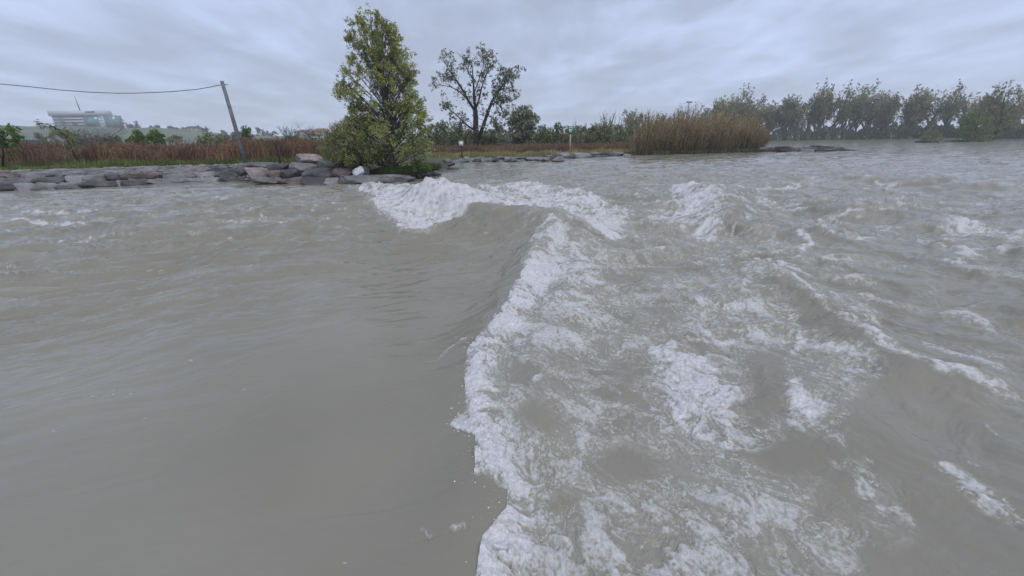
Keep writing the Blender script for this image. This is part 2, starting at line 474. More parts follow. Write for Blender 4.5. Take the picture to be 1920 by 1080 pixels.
NZ = near_n * (1 - far) + far_n * far
caps = uni(chop + .25 * fbm(X * 1.1, Y * 3.2, 5, 131, .6, LOD, .8, 'ridge'))
D = np.maximum(D, (.30 * sst(.50, .78, caps) + .36 * sst(.84, .96, caps)) * rg * sst(3.5, 7, R_) * (1 - .5 * sst(30, 70, R_)) * (1 - sst(120, 300, R_)))
D = np.maximum(D, (.30 * sst(.70, .88, caps) + .34 * sst(.92, .98, caps)) * leftness * sst(9, 13, R_) * (1 - sst(60, 120, R_)))
cov = np.clip(D * (1 + .16 * sst(3.5, 8, R_)), 0, 1.2)
t_ = NZ - (1 - cov)
F_hard = sst(-.04, .13, t_); F_soft = sst(-.30, .30, t_)
micro = uni(fbm(Uw2 * 14, Vw2 * 18, 4, 71, .6, LOD, .12))
lace = uni(fbm(Uw * 7 + q3 * .25, Vw * 9 + q4 * .25, 5, 73, .75, LOD, .13, 'ridge') * .42 + fbm(Uw * 9, Vw * 11, 5, 74, .8, LOD, .11))
lace_c = uni(fbm(Uw * 3.0 + q3 * .5, Vw * 4.4 + q4 * .5, 5, 175, .62, LOD, .3, 'ridge'))
lmask = sst(.35, .7, uni(fbm(X * .9, Y * .9, 3, 177)))
lace = lace * (1 - .75 * lmask) + lace_c * .75 * lmask
lace = lace * (1 - far) + uni(fbm(Xw * 4, Yw * 8, 4, 75, .6, LOD, .3, 'ridge')) * far
grain = uni(fbm(U * 26, Vv * 30, 4, 79, .8, LOD, .04) + .5 * fbm(U * 34, Vv * 38, 3, 80, .7, LOD, .03, 'ridge')); grain = grain * (1 - far) + lace * far
foam = sst(-.10, .88, cov * 1.10 + (NZ - .5) * .78 + (lace - .5) * .58 + (grain - .5) * .24 - .42)
base_v = cov * 1.10 + (NZ - .5) * .80
rim = np.exp(-((base_v + (grain - .5) * .10 - .50) / np.where(R_ > 4, .07, .045)) ** 2) * .70 + np.exp(-((base_v + (lace - .5) * .3 - .34) / .03) ** 2) * .36
veil = sst(.15, .95, cov + (uni(fbm(Uw * 1.1, Vw * 1.3, 3, 85)) - .5) * .5) * .30 * (.7 + .5 * grain)
foam = np.clip(foam * (.72 + .28 * sst(.5, 1.0, cov)) + rim * (1 - foam) * (.5 + .6 * grain), 0, 1)
foam = np.maximum(foam, veil)
foam = foam * sst(.10, .40, cov)
foam = foam * (.80 + .20 * grain)
foam = foam * np.where(cov > .03, 1, 0)
foam *= sst(.02, .12, cov)
# specks drifting on the smooth tongue
sp_ = uni(fbm(X * 9, Y * 9, 2, 77)); foam = np.maximum(foam, (sp_ > .9995) * .6 * (R_ < 8))
foam = np.maximum(foam, np.where((R_ > 9), sst(.93, .985, far_n) * .42 * sst(9, 14, R_) * (1 - sst(60, 120, R_)), 0))

# --- heights
Z = np.zeros_like(X)
def ridge(px, wid, h, z=0.0, asym=1.0, taper=.18):
    """a swell along a line: wid in metres, asym widens its right-hand side"""
    global Z
    d, p, s = seg_d(X + wx * .6 * kw, Y + wy * .6 * kw, W2(px, z))
    wd = np.where(s > 0, wid * asym, wid)
    Z = Z + h * np.exp(-(d / wd) ** 2) * sst(0, taper, p) * sst(0, taper, 1 - p)
leftness = 1 - sst(-1.2, 1.6, X - (.2 + .0 * Y))
far_l = sst(3.5, 11, R_)
# long smooth undulations of the tongue
a2 = R(27); U2 = X * math.cos(a2) + Y * math.sin(a2); V2 = -X * math.sin(a2) + Y * math.cos(a2)
V2w = V2 + fbm(U2 * .25, V2 * .35, 3, 81) * .5
Z += fbm(U2 * .22, V2w * .85, 3, 83, .5) * (.024 + .125 * far_l)
Z += fbm(U2 * .55, V2w * 2.2, 5, 87, .55, LOD, .45, 'ridge') * (.002 + .018 * sst(2.0, 6, R_) + .15 * far_l) * (.25 + .75 * leftness)
Z += fbm(U2 * 1.6, V2w * 6.5, 4, 91, .5, LOD, .15) * (.0012 + .007 * sst(2.0, 6, R_) + .045 * far_l)
# right hand chop
rg = 1 - leftness
nearfall = .35 + .65 * sst(2.5, 7, R_)
Z += (chop * .135 + chop2 * .17) * rg * nearfall * (1 - .55 * sst(25, 60, R_))
Z += fbm(X * .25, Y * .8, 5, 101, .6, LOD, 1.5, 'ridge') * .10 * sst(8, 15, R_) * (1 - .6 * sst(30, 90, R_))
# the standing wave: glassy crest in the middle distance, its foam pile and the trough before it
ridge([(760,352),(850,372),(930,398),(1000,404),(1050,418),(1110,440),(1160,452)], .85, .46, .36, 1.1, .25)
ridge([(640,350),(700,352),(760,358),(850,368),(930,380)], .8, .30, .25, 1.3, .15)
ridge([(700,470),(850,480),(980,500)], 1.5, -.10, 0, 1.0)
ridge([(560,395),(640,400),(690,420)], 1.3, -.12, 0)
ridge([(1060,430),(1020,470),(980,530),(930,610),(890,700),(890,850),(920,1000),(900,1300)], .42, .13, .0, .5, .12)
ridge([(1090,440),(1080,520),(1040,620),(1000,720),(990,850),(1010,1000)], .35, .09, .0, 1, .12)
# trough just upstream of the foam line
ridge([(940,480),(900,560),(840,660),(820,780),(840,930),(820,1200)], .55, -.07, .0)
# right hand waves
ridge([(1230,352),(1290,352),(1350,378),(1380,420),(1420,440)], .65, .34, .2, 1.2)
ridge([(1180,370),(1120,385),(1180,400)], .9, -.18)
ridge([(1380,440),(1450,432),(1540,445),(1620,450)], .6, .16, .1)
ridge([(900,352),(980,352),(1060,362),(1150,378)], .9, .2, .1)
ridge([(1370,500),(1440,518),(1520,560),(1600,628),(1700,680),(1830,715),(1960,755)], .30, .10, .08, 1.2, .1)
ridge([(1500,640),(1600,720),(1720,790),(1900,830)], .45, -.025)
ridge([(1300,560),(1400,585),(1460,640)], .3, .09)
ridge([(1500,400),(1600,395),(1720,410),(1850,430)], 1.0, .22, .1)
ridge([(1600,340),(1750,345),(1900,360)], 1.5, .24, .1)
ridge([(1400,335),(1520,338),(1650,345)], 1.5, .18, .1)
ridge([(60,400),(150,402),(260,398),(330,400)], 1.0, .12, .05)
ridge([(0,440),(120,445),(300,430),(520,425)], 1.4, .09)
# foam relief: lumps, strings
bil = fbm(Uw * 4.5, Vw * 5.5, 5, 103, .55, LOD, .22, 'billow')
bilf = fbm(Xw * 1.6, Yw * 2.2, 5, 107, .55, LOD, .6, 'billow')
rel = (bil * (1 - far) * .024 + (lace - .5) * .008 * (1 - far) + bilf * far * .10)
calm = np.where((inside < -.10) & (R_ < 7) & (X < 2), 0.0, 1.0)
Z += rel * calm * sst(.35, 1.0, cov) * (.5 + foam) + F_hard * calm * .004 * (1 - far) + nz_a * .03 * sst(.2, .6, cov) * (1 - far)
Z += micro * .006 * foam * (1 - far) * calm
Z += fbm(Xc * 1.7, Yc * 3.0, 5, 141, .6, LOD, .5) * .034 * rg * sst(1.0, 5, R_)
# calm toward the banks and the horizon
Z *= (1 - .9 * sst(60, 200, R_))
Z *= 1 - .6 * sst(17, 24, Y) * (X < -4)
Z[:, NA:] *= .5

NAT = len(az)
V = np.stack([X, Y, Z], -1).reshape(-1, 3)
ii = np.arange(NR - 1)[:, None] * NAT; jj = np.arange(NAT)[None, :]; j2 = (jj + 1) % NAT
Fq = np.stack([ii + jj, ii + NAT + jj, ii + NAT + j2, ii + j2], -1).reshape(-1, 4)
wb = MB(); wb.add(V, Fq)
wb.add(np.array([[0, 0, 0.0]]), np.stack([np.full(NAT, 0), np.arange(NAT) - len(V), (np.arange(NAT) + 1) % NAT - len(V)], 1)[:, [0, 1, 2]])
def water_mat():
    m, t, b = new_mat('silty_river_water')
    at = N(t, 'ShaderNodeAttribute', attribute_name='foam'); f = at.outputs['Fac']
    p = worldpos(t)
    sil = ramp(t, noise(t, .6, 4, .5, vec=p), [(.3, (.226, .210, .164)), (.7, (.266, .248, .197))])
    n = noise(t, 38, 6, .75, vec=p, dist=.4)
    fm = mth(t, 'MULTIPLY', f, mth(t, 'ADD', mth(t, 'MULTIPLY', ramp(t, n, [(.36, 0.0), (.64, 1.0)]), .42), .70), clamp=True)
    mpr = N(t, 'ShaderNodeMapping'); t.links.new(p, mpr.inputs[0]); mpr.inputs['Rotation'].default_value = (0, 0, R(-24)); mpr.inputs['Scale'].default_value = (.5, 2.2, 1)
    c = mixc(t, ramp(t, fm, [(0, 0.0), (.42, 1.0)]), sil, (.35, .33, .28))
    c = mixc(t, ramp(t, fm, [(.30, 0.0), (1.0, 1.0)]), c, (.68, .675, .685))
    t.links.new(c, b.inputs['Base Color'])
    t.links.new(mth(t, 'ADD', mth(t, 'MULTIPLY', fm, .18), ramp(t, noise(t, .55, 5, .6, vec=mpr.outputs[0], dist=.6), [(.38, .07), (.62, .28)])), b.inputs['Roughness'])
    b.inputs['IOR'].default_value = 1.33
    mp = N(t, 'ShaderNodeMapping'); t.links.new(p, mp.inputs[0])
    mp.inputs['Rotation'].default_value = (0, 0, R(-27)); mp.inputs['Scale'].default_value = (.45, 1.5, 1)
    h = mth(t, 'ADD', mth(t, 'MULTIPLY', noise(t, 5, 4, .55, vec=mp.outputs[0]), 1.0),
            mth(t, 'MULTIPLY', mth(t, 'MULTIPLY', noise(t, 45, 6, .75, vec=p, dist=.3), f), .9))
    bn = N(t, 'ShaderNodeBump'); bn.inputs['Strength'].default_value = .42; bn.inputs['Distance'].default_value = .02
    t.links.new(h, bn.inputs['Height']); t.links.new(bn.outputs[0], b.inputs['Normal'])
    return m
M_water = water_mat()
river = wb.build('river_water', M_water, smooth=True)
tag(river, kind='structure')
at = river.data.attributes.new('foam', 'FLOAT', 'POINT')
at.data.foreach_set('value', np.concatenate([foam.ravel(), [0]]).astype(np.float32))

def water_z(x, y):
    r = math.hypot(x, y); i = int(np.argmin(np.abs(rr - r))); j = int(np.argmin(np.abs(az[:NA] - math.atan2(x, y))))
    return float(Z[i, j])

# spray thrown off the foam edge
rng = np.random.RandomState(5)
ico_v = np.array([(0,0,1),(0,0,-1),(1,0,0),(-1,0,0),(0,1,0),(0,-1,0)], float)
ico_f = np.array([(0,2,4),(0,4,3),(0,3,5),(0,5,2),(1,4,2),(1,3,4),(1,5,3),(1,2,5)])
M_spray, t, b = new_mat('white_spray'); b.inputs['Base Color'].default_value = (.8, .8, .83, 1); b.inputs['Roughness'].default_value = .25
def spray(path, n, spread, size, hmax, seed):
    rg_ = np.random.RandomState(seed); mb = MB()
    for _ in range(n):
        k = rg_.rand() * (len(path) - 1); i = int(k); f = k - i
        x = path[i][0] * (1 - f) + path[i + 1][0] * f; y = path[i][1] * (1 - f) + path[i + 1][1] * f
        x += rg_.normal() * spread - spread * .5; y += rg_.normal() * spread * .7
        z = water_z(x, y) + abs(rg_.normal()) ** 1.5 * hmax
        s = size * (.4 + rg_.rand() ** 3 * 1.4)
        st = np.array([s * (1 + rg_.rand() * .8), s, s * (1 + rg_.rand())])
        mb.add(ico_v * st + [x, y, z], ico_f)
    return mb
sb = spray(E1[1:19], 150, .045, .0032, .03, 3)
o = sb.build('spray', M_spray, smooth=True); tag(o, 'fine white spray droplets flying off the near foam edge', 'spray', kind='stuff')

# ------------------------------------------------------------------ land
SHORE = [(-900,-40),(-300,4),(-60,16.5),(-28.1,23.9),(-21.6,26.6),(-16.5,27.2),(-12.9,26.2),(-10.6,24.6),(-9.0,24.0),(-6.4,25.2),(-5.6,28.5),(-5.4,34.5),(-9.5,45),(-5,50),(2.7,48.5),(10,54.2),(17,60.3),(28,63.5),(41,68.0),(54.5,64.6),
         (54,66.5),(45,74),(75,125),(126,213),(165,195),(196,170),(235,150),(300,130),(500,90),(3500,-300),(3500,3500),(-3500,3500),(-3500,-100)]
gaz = np.radians(np.concatenate([np.linspace(-62, 62, 420), np.linspace(65, 295, 40)]))
gr = np.concatenate([np.linspace(6, 80, 190), np.geomspace(80.5, 940, 110)])
GA, GRr = np.meshgrid(gaz, gr)
gx, gy = np.sin(GA) * GRr, np.cos(GA) * GRr
dS, _, _ = seg_d(gx, gy, SHORE + SHORE[:1]); sdl = np.where(inpoly(gx, gy, SHORE), dS, -dS)
HC = [(-900,226),(-300,230),(0,236),(60,237),(120,237),(230,241),(300,241),(360,245),(400,249),(440,255),(500,255),(560,257),(640,262),(800,268),(1000,272)]
hcq = []; 
for a, b_ in HC:
    q = P(a, b_, 500); hcq.append((q.x / q.y, q.z))
def land_z(x, y):
    base = np.where(x < -9.5, .9, .5); base = np.where(y > 90, .9, base)
    base = base + (-.35) * sst(-12, -9, x) * (1 - sst(30, 36, y)) * 0
    hc = np.interp(x / np.maximum(y, 1), [q[0] for q in hcq], [q[1] for q in hcq])
    hill = np.maximum(hc - 1, 0) * (sst(190, 500, y) * .55 + .45 * sst(330, 500, y)) * (y > 10)
    return base + hill
lz = land_z(gx, gy) + fbm(gx * .3, gy * .3, 3, 5) * .06 + fbm(gx * .02, gy * .02, 4, 15) * 2.0 * sst(220, 380, gy) * sst(.2, .5, -gx / np.maximum(gy, 1))
gz = np.where(sdl > 0, -1.3 + (lz + 1.3) * sst(-.9, .9, sdl - .2), -1.3 + (lz + 1.3) * sst(-.9, .9, sdl - .2))
nA = len(gaz); nR = len(gr)
ii = np.arange(nR - 1)[:, None] * nA; jj = np.arange(nA)[None, :]; j2 = (jj + 1) % nA
gb = MB(); gb.add(np.stack([gx, gy, gz], -1).reshape(-1, 3), np.stack([ii + jj, ii + nA + jj, ii + nA + j2, ii + j2], -1).reshape(-1, 4))
gb.add([(0, 0, -1.3)], np.stack([np.full(nA, 0), np.arange(nA) - nR * nA, (np.arange(nA) + 1) % nA - nR * nA], 1))
def ground_mat():
    m, t, b = new_mat('river_bank_ground'); p = worldpos(t)
    a = ramp(t, noise(t, .35, 6, .6, vec=p), [(.35, (.055, .065, .028)), (.52, (.085, .09, .045)), (.68, (.12, .095, .06))])
    h = ramp(t, noise(t, .012, 5, .6, vec=p), [(.38, (.075, .10, .055)), (.55, (.11, .14, .08)), (.7, (.16, .16, .11))])
    s = N(t, 'ShaderNodeSeparateXYZ'); t.links.new(p, s.inputs[0])
    c = mixc(t, mth(t, 'MULTIPLY', mth(t, 'SUBTRACT', s.outputs[1], 120), .01, clamp=True), a, h)
    t.links.new(c, b.inputs['Base Color']); b.inputs['Roughness'].default_value = .95
    return m
ground = gb.build('ground', ground_mat(), smooth=True); tag(ground, kind='structure')
def lz1(x, y):
    return float(land_z(np.array([float(x)]), np.array([float(y)]))[0])

# ------------------------------------------------------------------ rocks
def ico(sub):
    import bmesh
    bm = bmesh.new(); bmesh.ops.create_icosphere(bm, subdivisions=sub, radius=1)
    V = np.array([v.co[:] for v in bm.verts]); F = np.array([[v.index for v in f.verts] for f in bm.faces]); bm.free(); return V, F
IV, IF = ico(4)
IV3, IF3 = ico(3)
def rock_mesh(dims, seed, mat, flat=.55, hi=True):
    rg_ = np.random.RandomState(seed)
    V, F = (IV.copy(), IF) if hi else (IV3.copy(), IF3)
    V = np.sign(V) * np.abs(V) ** .74
    def chop(n, d):
        nonlocal V
        n = np.array(n, float); n /= np.linalg.norm(n)
        k = np.maximum(V @ n - d, 0); V = V - k[:, None] * n
    chop((rg_.normal() * .12, rg_.normal() * .12, 1), flat + rg_.rand() * .2)
    chop((rg_.normal() * .15, -1, .1 + rg_.rand() * .35), .72)
    for _ in range(12):
        n = rg_.normal(size=3); n[2] *= .7; chop(n, .60 + rg_.rand() * .32)
    nn = fbm(V[:, 0] * 1.6 + seed, V[:, 1] * 1.6 + V[:, 2] * 1.3, 4, seed % 50)
    n2 = fbm(V[:, 0] * 5 + seed, V[:, 2] * 5 + V[:, 1] * 3, 3, seed % 31, kind='ridge')
    V = V * (1 + nn[:, None] * .17 + n2[:, None] * .07)
    V -= (V.max(0) + V.min(0)) / 2; V /= (V.max(0) - V.min(0))
    V *= np.array(dims)
    V[:, 2] += dims[2] / 2
    mb = MB(); mb.add(V, F); return mb.mesh('stone', mat, False)
rock_n = [0]
def rock(x0, x1, y0, y1, Yd, tone, label, group=None, depth=None, name='stone', flat=.55, rz=None):
    """a stone that shows between photo columns x0..x1 and rows y0..y1, standing Yd metres out"""
    rock_n[0] += 1; sd = rock_n[0] * 7 + 3
    c = P((x0 + x1) / 2, y1, Yd); k = ppm((x0 + x1) / 2, y1, Yd)
    top = P((x0 + x1) / 2, y0, Yd)
    wd = (x1 - x0) * k * 1.04; h = max(top.z - c.z, .1)
    ext = h * .35
    dp = depth or max(.7, wd * .6)
    o = link(name, rock_mesh((wd, dp, h + ext), sd, RM[tone], flat, hi=Yd < 40))
    o.location = (c.x, c.y + dp * .35, c.z - ext)
    rq = random.Random(sd); o.rotation_euler = (rq.uniform(-.10, .10), rq.uniform(-.07, .07), (math.atan2(-c.x, c.y) * .75 if rz is None else rz) + rq.uniform(-.2, .2))
    tag(o, label, 'stone', group); return o
ORD = ['first','second','third','fourth','fifth','sixth','seventh','eighth','ninth','tenth','eleventh','twelfth','thirteenth','fourteenth','fifteenth','sixteenth','seventeenth','eighteenth','nineteenth','twentieth',
       'twenty-first','twenty-second','twenty-third','twenty-fourth','twenty-fifth','twenty-sixth','twenty-seventh','twenty-eighth','twenty-ninth','thirtieth','thirty-first','thirty-second','thirty-third','thirty-fourth','thirty-fifth','thirty-sixth','thirty-seventh','thirty-eighth','thirty-ninth','fortieth']
TW = {'grey': 'grey', 'dark': 'dark charcoal', 'pink': 'pinkish', 'purple': 'purplish', 'light': 'pale grey', 'white': 'white'}
def wl_y(px): return np.interp(px, [-200, 0, 60, 150, 300, 420, 600, 700, 780], [362, 358.5, 357, 353, 345, 340.5, 344, 345, 333])
rowA = [(-70,-20,'grey'),(-18,32,'dark'),(30,66,'light'),(60,104,'grey'),(100,152,'grey'),(150,220,'dark'),(216,228,'light'),(224,268,'dark'),(266,328,'grey'),(326,372,'grey'),(370,412,'light'),(410,462,'dark')]
rowB = [(-80,-30,'grey'),(-32,4,'dark'),(0,62,'grey'),(64,126,'dark'),(124,160,'light'),(150,188,'grey'),(186,232,'dark'),(228,302,'purple'),(300,362,'grey'),(360,404,'light'),(400,458,'dark')]
rowC = [(-60,-2,'grey'),(-5,38,'purple'),(38,92,'light'),(88,124,'grey'),(122,156,'light'),(150,196,'purple'),(194,238,'light'),(236,272,'grey'),(268,306,'purple'),(304,346,'grey'),(344,392,'purple'),(388,430,'dark'),(428,464,'dark')]
rowD = [(-50,0,'light'),(0,42,'light'),(42,90,'grey'),(90,130,'light'),(130,172,'light'),(172,215,'grey'),(215,262,'light'),(262,300,'grey'),(300,338,'light'),(338,380,'grey'),(380,424,'grey'),(424,466,'light')]
def row(lst, off, hgt, back, words, depth=None):
    n = 0
    for (a, b_, tn) in lst:
        cx = (a + b_) / 2; y1 = float(wl_y(cx)) - off(cx); h = hgt(cx)
        Yd = G(cx, float(wl_y(cx))).y + back
        if b_ <= 0: lab = f'{TW[tn]} stone at the left frame edge, {words}'
        else:
            lab = f'{TW[tn]} stone, {ORD[n]} from the left in the {words}'; n += 1
        if b_ < -5: continue
        rock(a, b_, y1 - h, y1, Yd, tn, lab, 'stones of the left bank wall', depth)
row(rowA, lambda x: -1.5, lambda x: np.interp(x, [0, 200, 460], [16, 13, 9]), 0.0, 'waterline row of the left bank wall')
row(rowB, lambda x: np.interp(x, [0, 200, 460], [11, 10, 5]), lambda x: np.interp(x, [0, 200, 460], [15, 14, 14]), .65, 'middle row of the left bank wall')
row(rowC, lambda x: np.interp(x, [0, 200, 460], [24, 21, 15]), lambda x: np.interp(x, [0, 460], [11, 11]), 1.35, 'upper row of the left bank wall')
row(rowD, lambda x: np.interp(x, [0, 200, 460], [32, 29, 23]), lambda x: 7, 2.4, 'flat top row of the left wall', 1.6)
BG = 'boulders beside the tall leafy tree'
for a in [
 (440,464,312,327,23.9,'dark','dark stone on the bank just left of the brown-pink block'),
 (458,502,314,334,23.5,'pink','brown-pink square stone right of the leaning pole base'),
 (452,512,305,314,24.6,'grey','flat grey stone behind the foot of the leaning pole'),
 (498,542,306,319,24.4,'dark','dark low stone right of the leaning pole, upper row'),
 (500,530,319,337,23.3,'purple','dark purplish stone with pale veins at the waterline'),
 (527,560,317,338,23.2,'dark','dark upright block right of the purplish veined stone'),
 (541,594,304,321,24.0,'grey','grey slab directly under the pink boulder'),
 (551,599,288,305,24.4,'pink','rounded pink boulder sitting on top of the stone pile'),
 (594,642,297,318,23.8,'grey','large grey angular boulder right of the pink boulder'),
 (624,652,292,306,25.2,'dark','dark boulder tucked under the shrub beside the tall tree'),
 (565,626,315,337,23.0,'dark','big dark block in the middle of the stone pile'),
 (470,525,333,343,22.7,'grey','low wet grey stone awash at the left of the pile'),
 (520,572,333,345,22.7,'purple','low wet purplish stone awash before the upright block'),
 (563,614,331,350,22.3,'dark','dark pointed stone lowest in the pile at the waterline'),
 (622,664,314,333,23.2,'purple','purplish block left of the white stone'),
 (660,684,312,332,22.9,'white','small white stone wedged between dark blocks'),
 (677,694,311,332,23.1,'dark','narrow dark block right of the white stone'),
 (606,640,333,349,22.1,'light','pale stone at the left end of the long ledge'),
 (625,768,329,347,22.0,'grey','long low grey ledge slab under the grassy foot of the tree'),
 (755,803,322,335,25.2,'dark','dark flat stone at the right end of the long ledge'),
 (795,826,320,329,27.0,'grey','small flat grey stone at the point of the grassy bank'),
 (812,840,310,318,31.5,'dark','dark wedge slab at the point right of the tall tree'),
 (806,852,305,313,34.0,'dark','long dark slab behind the wedge slab at the point'),
 (790,822,303,310,33.0,'dark','dark slab under the right side of the tall tree'),
 (838,860,312,318,33.5,'grey','small wet stone at the tip of the point'),
]:
    rock(*a[:7], group=BG, flat=.7 if a[5] == 'pink' else .5)
# cobble shore in the middle distance
rs = random.Random(4); cob = []
for i in range(34):
    px = 800 + i * 7.6 + rs.uniform(-4, 4)
    fr = rs.random()
    wl = np.interp(px, [790, 850, 920, 1000, 1060], [306, 306, 304.5, 303.5, 302.5])
    cob.append((px, wl - fr * np.interp(px, [800, 1050], [11, 12])))
cob.sort()
for i, (px, y1) in enumerate(cob):
    wd = rs.uniform(11, 25); tn = rs.choice(['light', 'grey', 'grey', 'dark', 'dark'])
    if i in (20, 27): tn = 'light'
    Yd = G(px, min(y1 + 1.5, 304), .05 + .03 * (303 - y1)).y
    rock(px - wd / 2, px + wd / 2, y1 - rs.uniform(3, 6), y1 + 1, min(max(Yd, 44), 58), tn,
         f'{TW[tn]} flat cobble on the middle shore, {ORD[i]} from the tall leafy tree', 'cobbles on the middle shore', depth=1.4, name='cobble')
mid = [(1030,1054,290,299,'dark'),(1053,1080,291,300,'dark'),(1078,1112,289,297,'grey'),(1108,1142,290,298,'dark'),(1138,1164,288,298,'dark'),(1160,1186,288,298,'grey'),
       (1040,1082,297,303,'dark'),(1082,1122,297,303,'grey'),(1118,1152,296,301,'dark'),(1148,1186,295,300,'grey'),(1040,1074,286,292,'grey'),(1072,1108,286,292,'light'),(1104,1132,285,291,'grey'),(1128,1172,284,290,'grey')]
for i, (a, b_, y0, y1, tn) in enumerate(mid):
    cx = (a + b_) / 2; Yb = float(np.interp(cx, [1030, 1190], [49, 58]))
    rw, back = (('front row', 0) if 6 <= i <= 9 else ('top row', 2.2) if i > 9 else ('middle row', 1.0))
    k = i if i < 6 else i - 6 if i < 10 else i - 10
    rock(a, b_, y0, y1, Yb + back, tn, f'{TW[tn]} block, {ORD[k]} from the left in the {rw} by the thicket', 'blocks left of the willow thicket', name='stone')
spit = [(1424,1450,275,285,'grey',66),(1444,1480,273,285,'dark',66),(1474,1508,274,284,'grey',65.5),(1464,1502,279,286,'dark',64.6),(1500,1532,275,284,'dark',65),(1496,1530,280,286,'grey',64),(1526,1562,273,283,'dark',65),(1528,1566,279,285.5,'dark',63.8),(1556,1584,276,284,'dark',64.5),(1578,1606,280.5,285,'dark',63.8)]
for i, (a, b_, y0, y1, tn, Yd) in enumerate(spit):
    rock(a, b_, y0, y1, Yd, tn, f'{TW[tn]} slab, {ORD[i]} from the left on the low spit beyond the thicket', 'slabs of the low spit', name='stone', depth=1.6, flat=.4)

# gravel filling behind and between the cobbles
def stones(n, sampler, smin, smax, seed, mat, name, lab):
    rg_ = np.random.RandomState(seed); V0, F0 = ico(1); mb = MB()
    for _ in range(n):
        x, y, z = sampler(rg_); s = smin + (smax - smin) * rg_.rand() ** 2
        V = V0 * (1 + rg_.rand(len(V0), 1) * .3) * [s * (.8 + rg_.rand()), s * (.8 + rg_.rand() * .4), s * (.35 + .3 * rg_.rand())]
        a = rg_.rand() * 6.28; c_, s_2 = math.cos(a), math.sin(a)
        V = np.stack([V[:, 0] * c_ - V[:, 1] * s_2, V[:, 0] * s_2 + V[:, 1] * c_, V[:, 2]], 1) + [x, y, z]
        mb.add(V, F0)
    o = mb.build(name, mat); tag(o, lab, 'gravel', kind='stuff'); return o
def samp_mid(rg_):
    px = rg_.uniform(795, 1050); f = rg_.rand()
    yy = np.interp(px, [790, 1000, 1190], [305, 302, 294]); g = G(px, yy - f * 9, f * .4); return g.x, g.y, f * .4
stones(1300, samp_mid, .10, .38, 8, RM['grey'], 'gravel', 'pale grey gravel and small stones on the middle shore')
def samp_left(rg_):
    px = rg_.uniform(-120, 640); f = rg_.rand(); yb = float(wl_y(px)); g = G(px, yb, 0)
    return g.x, g.y + .1 + f * 3.2, min(-.1 + f * 1.3, .86)
stones(1700, samp_left, .06, .26, 9, RM['grey'], 'rubble', 'small grey rubble filling the gaps of the left bank wall')

# ------------------------------------------------------------------ trees and plants
def crown_from_clusters(cl, n_per, L, Wd, wind, rng_, spread=1.0, up=0.0):
    C, Dd, LL = [], [], []
    for (c, r, dens) in cl:
        n = max(3, int(n_per * dens))
        # leaves sit on short twigs: gather them in small sprays
        tips = rng_.normal(size=(max(3, n // 9), 3)) * r * .52 * spread
        k = rng_.randint(0, len(tips), n)
        p = tips[k] + rng_.normal(size=(n, 3)) * r * .15
        C.append(p + np.array(c))
        d = rng_.normal(size=(n, 3)) * .8 + np.array(wind) + tips[k] / (r + 1e-6) * .5; d[:, 2] += up
        Dd.append(d); LL.append(rng_.uniform(.6, 1.25, n) * L)
    C = np.concatenate(C); Dd = np.concatenate(Dd); LL = np.concatenate(LL)
    return leaf_arr(C, Dd, LL, LL * (Wd / L), rng_)
def limb(mb, a, b_, r0, r1, rnd, sag=.15, k=5, n=4):
    a, b_ = Vector(a), Vector(b_); L = (b_ - a).length; pts = []; rad = []
    off = Vector((rnd.gauss(0, 1), rnd.gauss(0, 1), 0)) * L * .06
    for i in range(n + 1):
        f = i / n; p = a.lerp(b_, f)
        p += off * math.sin(f * math.pi) - Vector((0, 0, 1)) * (sag * L * math.sin(f * math.pi) * .5)
        pts.append(p); rad.append(r0 + (r1 - r0) * f)
    mb.tube(pts, rad, k); return pts

GREEN = [(.06, .075, .022), (.11, .135, .035), (.16, .19, .055), (.22, .25, .085), (.32, .34, .17)]
M_leafA = leaf_mat('poplar_leaf', [(g_[0] * 1.55, g_[1] * 1.42, g_[2] * 1.5) for g_ in GREEN], 1.0, .45, .55)
M_leafB = leaf_mat('pale_willow_leaf', [(.09, .105, .04), (.13, .155, .06), (.18, .20, .09), (.25, .26, .15), (.18, .12, .07)], 1.3)
M_leafC = leaf_mat('grey_leaf', [(.06, .07, .04), (.12, .125, .075), (.17, .18, .115), (.32, .33, .28)], .8, .5, .4)
M_leafD = leaf_mat('bush_leaf', [(.045, .06, .022), (.08, .10, .035), (.12, .15, .05), (.17, .19, .085)], .6)
M_leafE = leaf_mat('bright_leaf', [(.05, .085, .02), (.09, .15, .035), (.14, .20, .055)], 1.5)
M_leafF = leaf_mat('olive_far_leaf', [(.10, .096, .052), (.15, .14, .075), (.20, .185, .10), (.26, .24, .15)], .15, .5, .45)
M_leafG = leaf_mat('dull_green_leaf', [(.085, .092, .046), (.13, .14, .068), (.18, .185, .095)], .15, .5, .45)

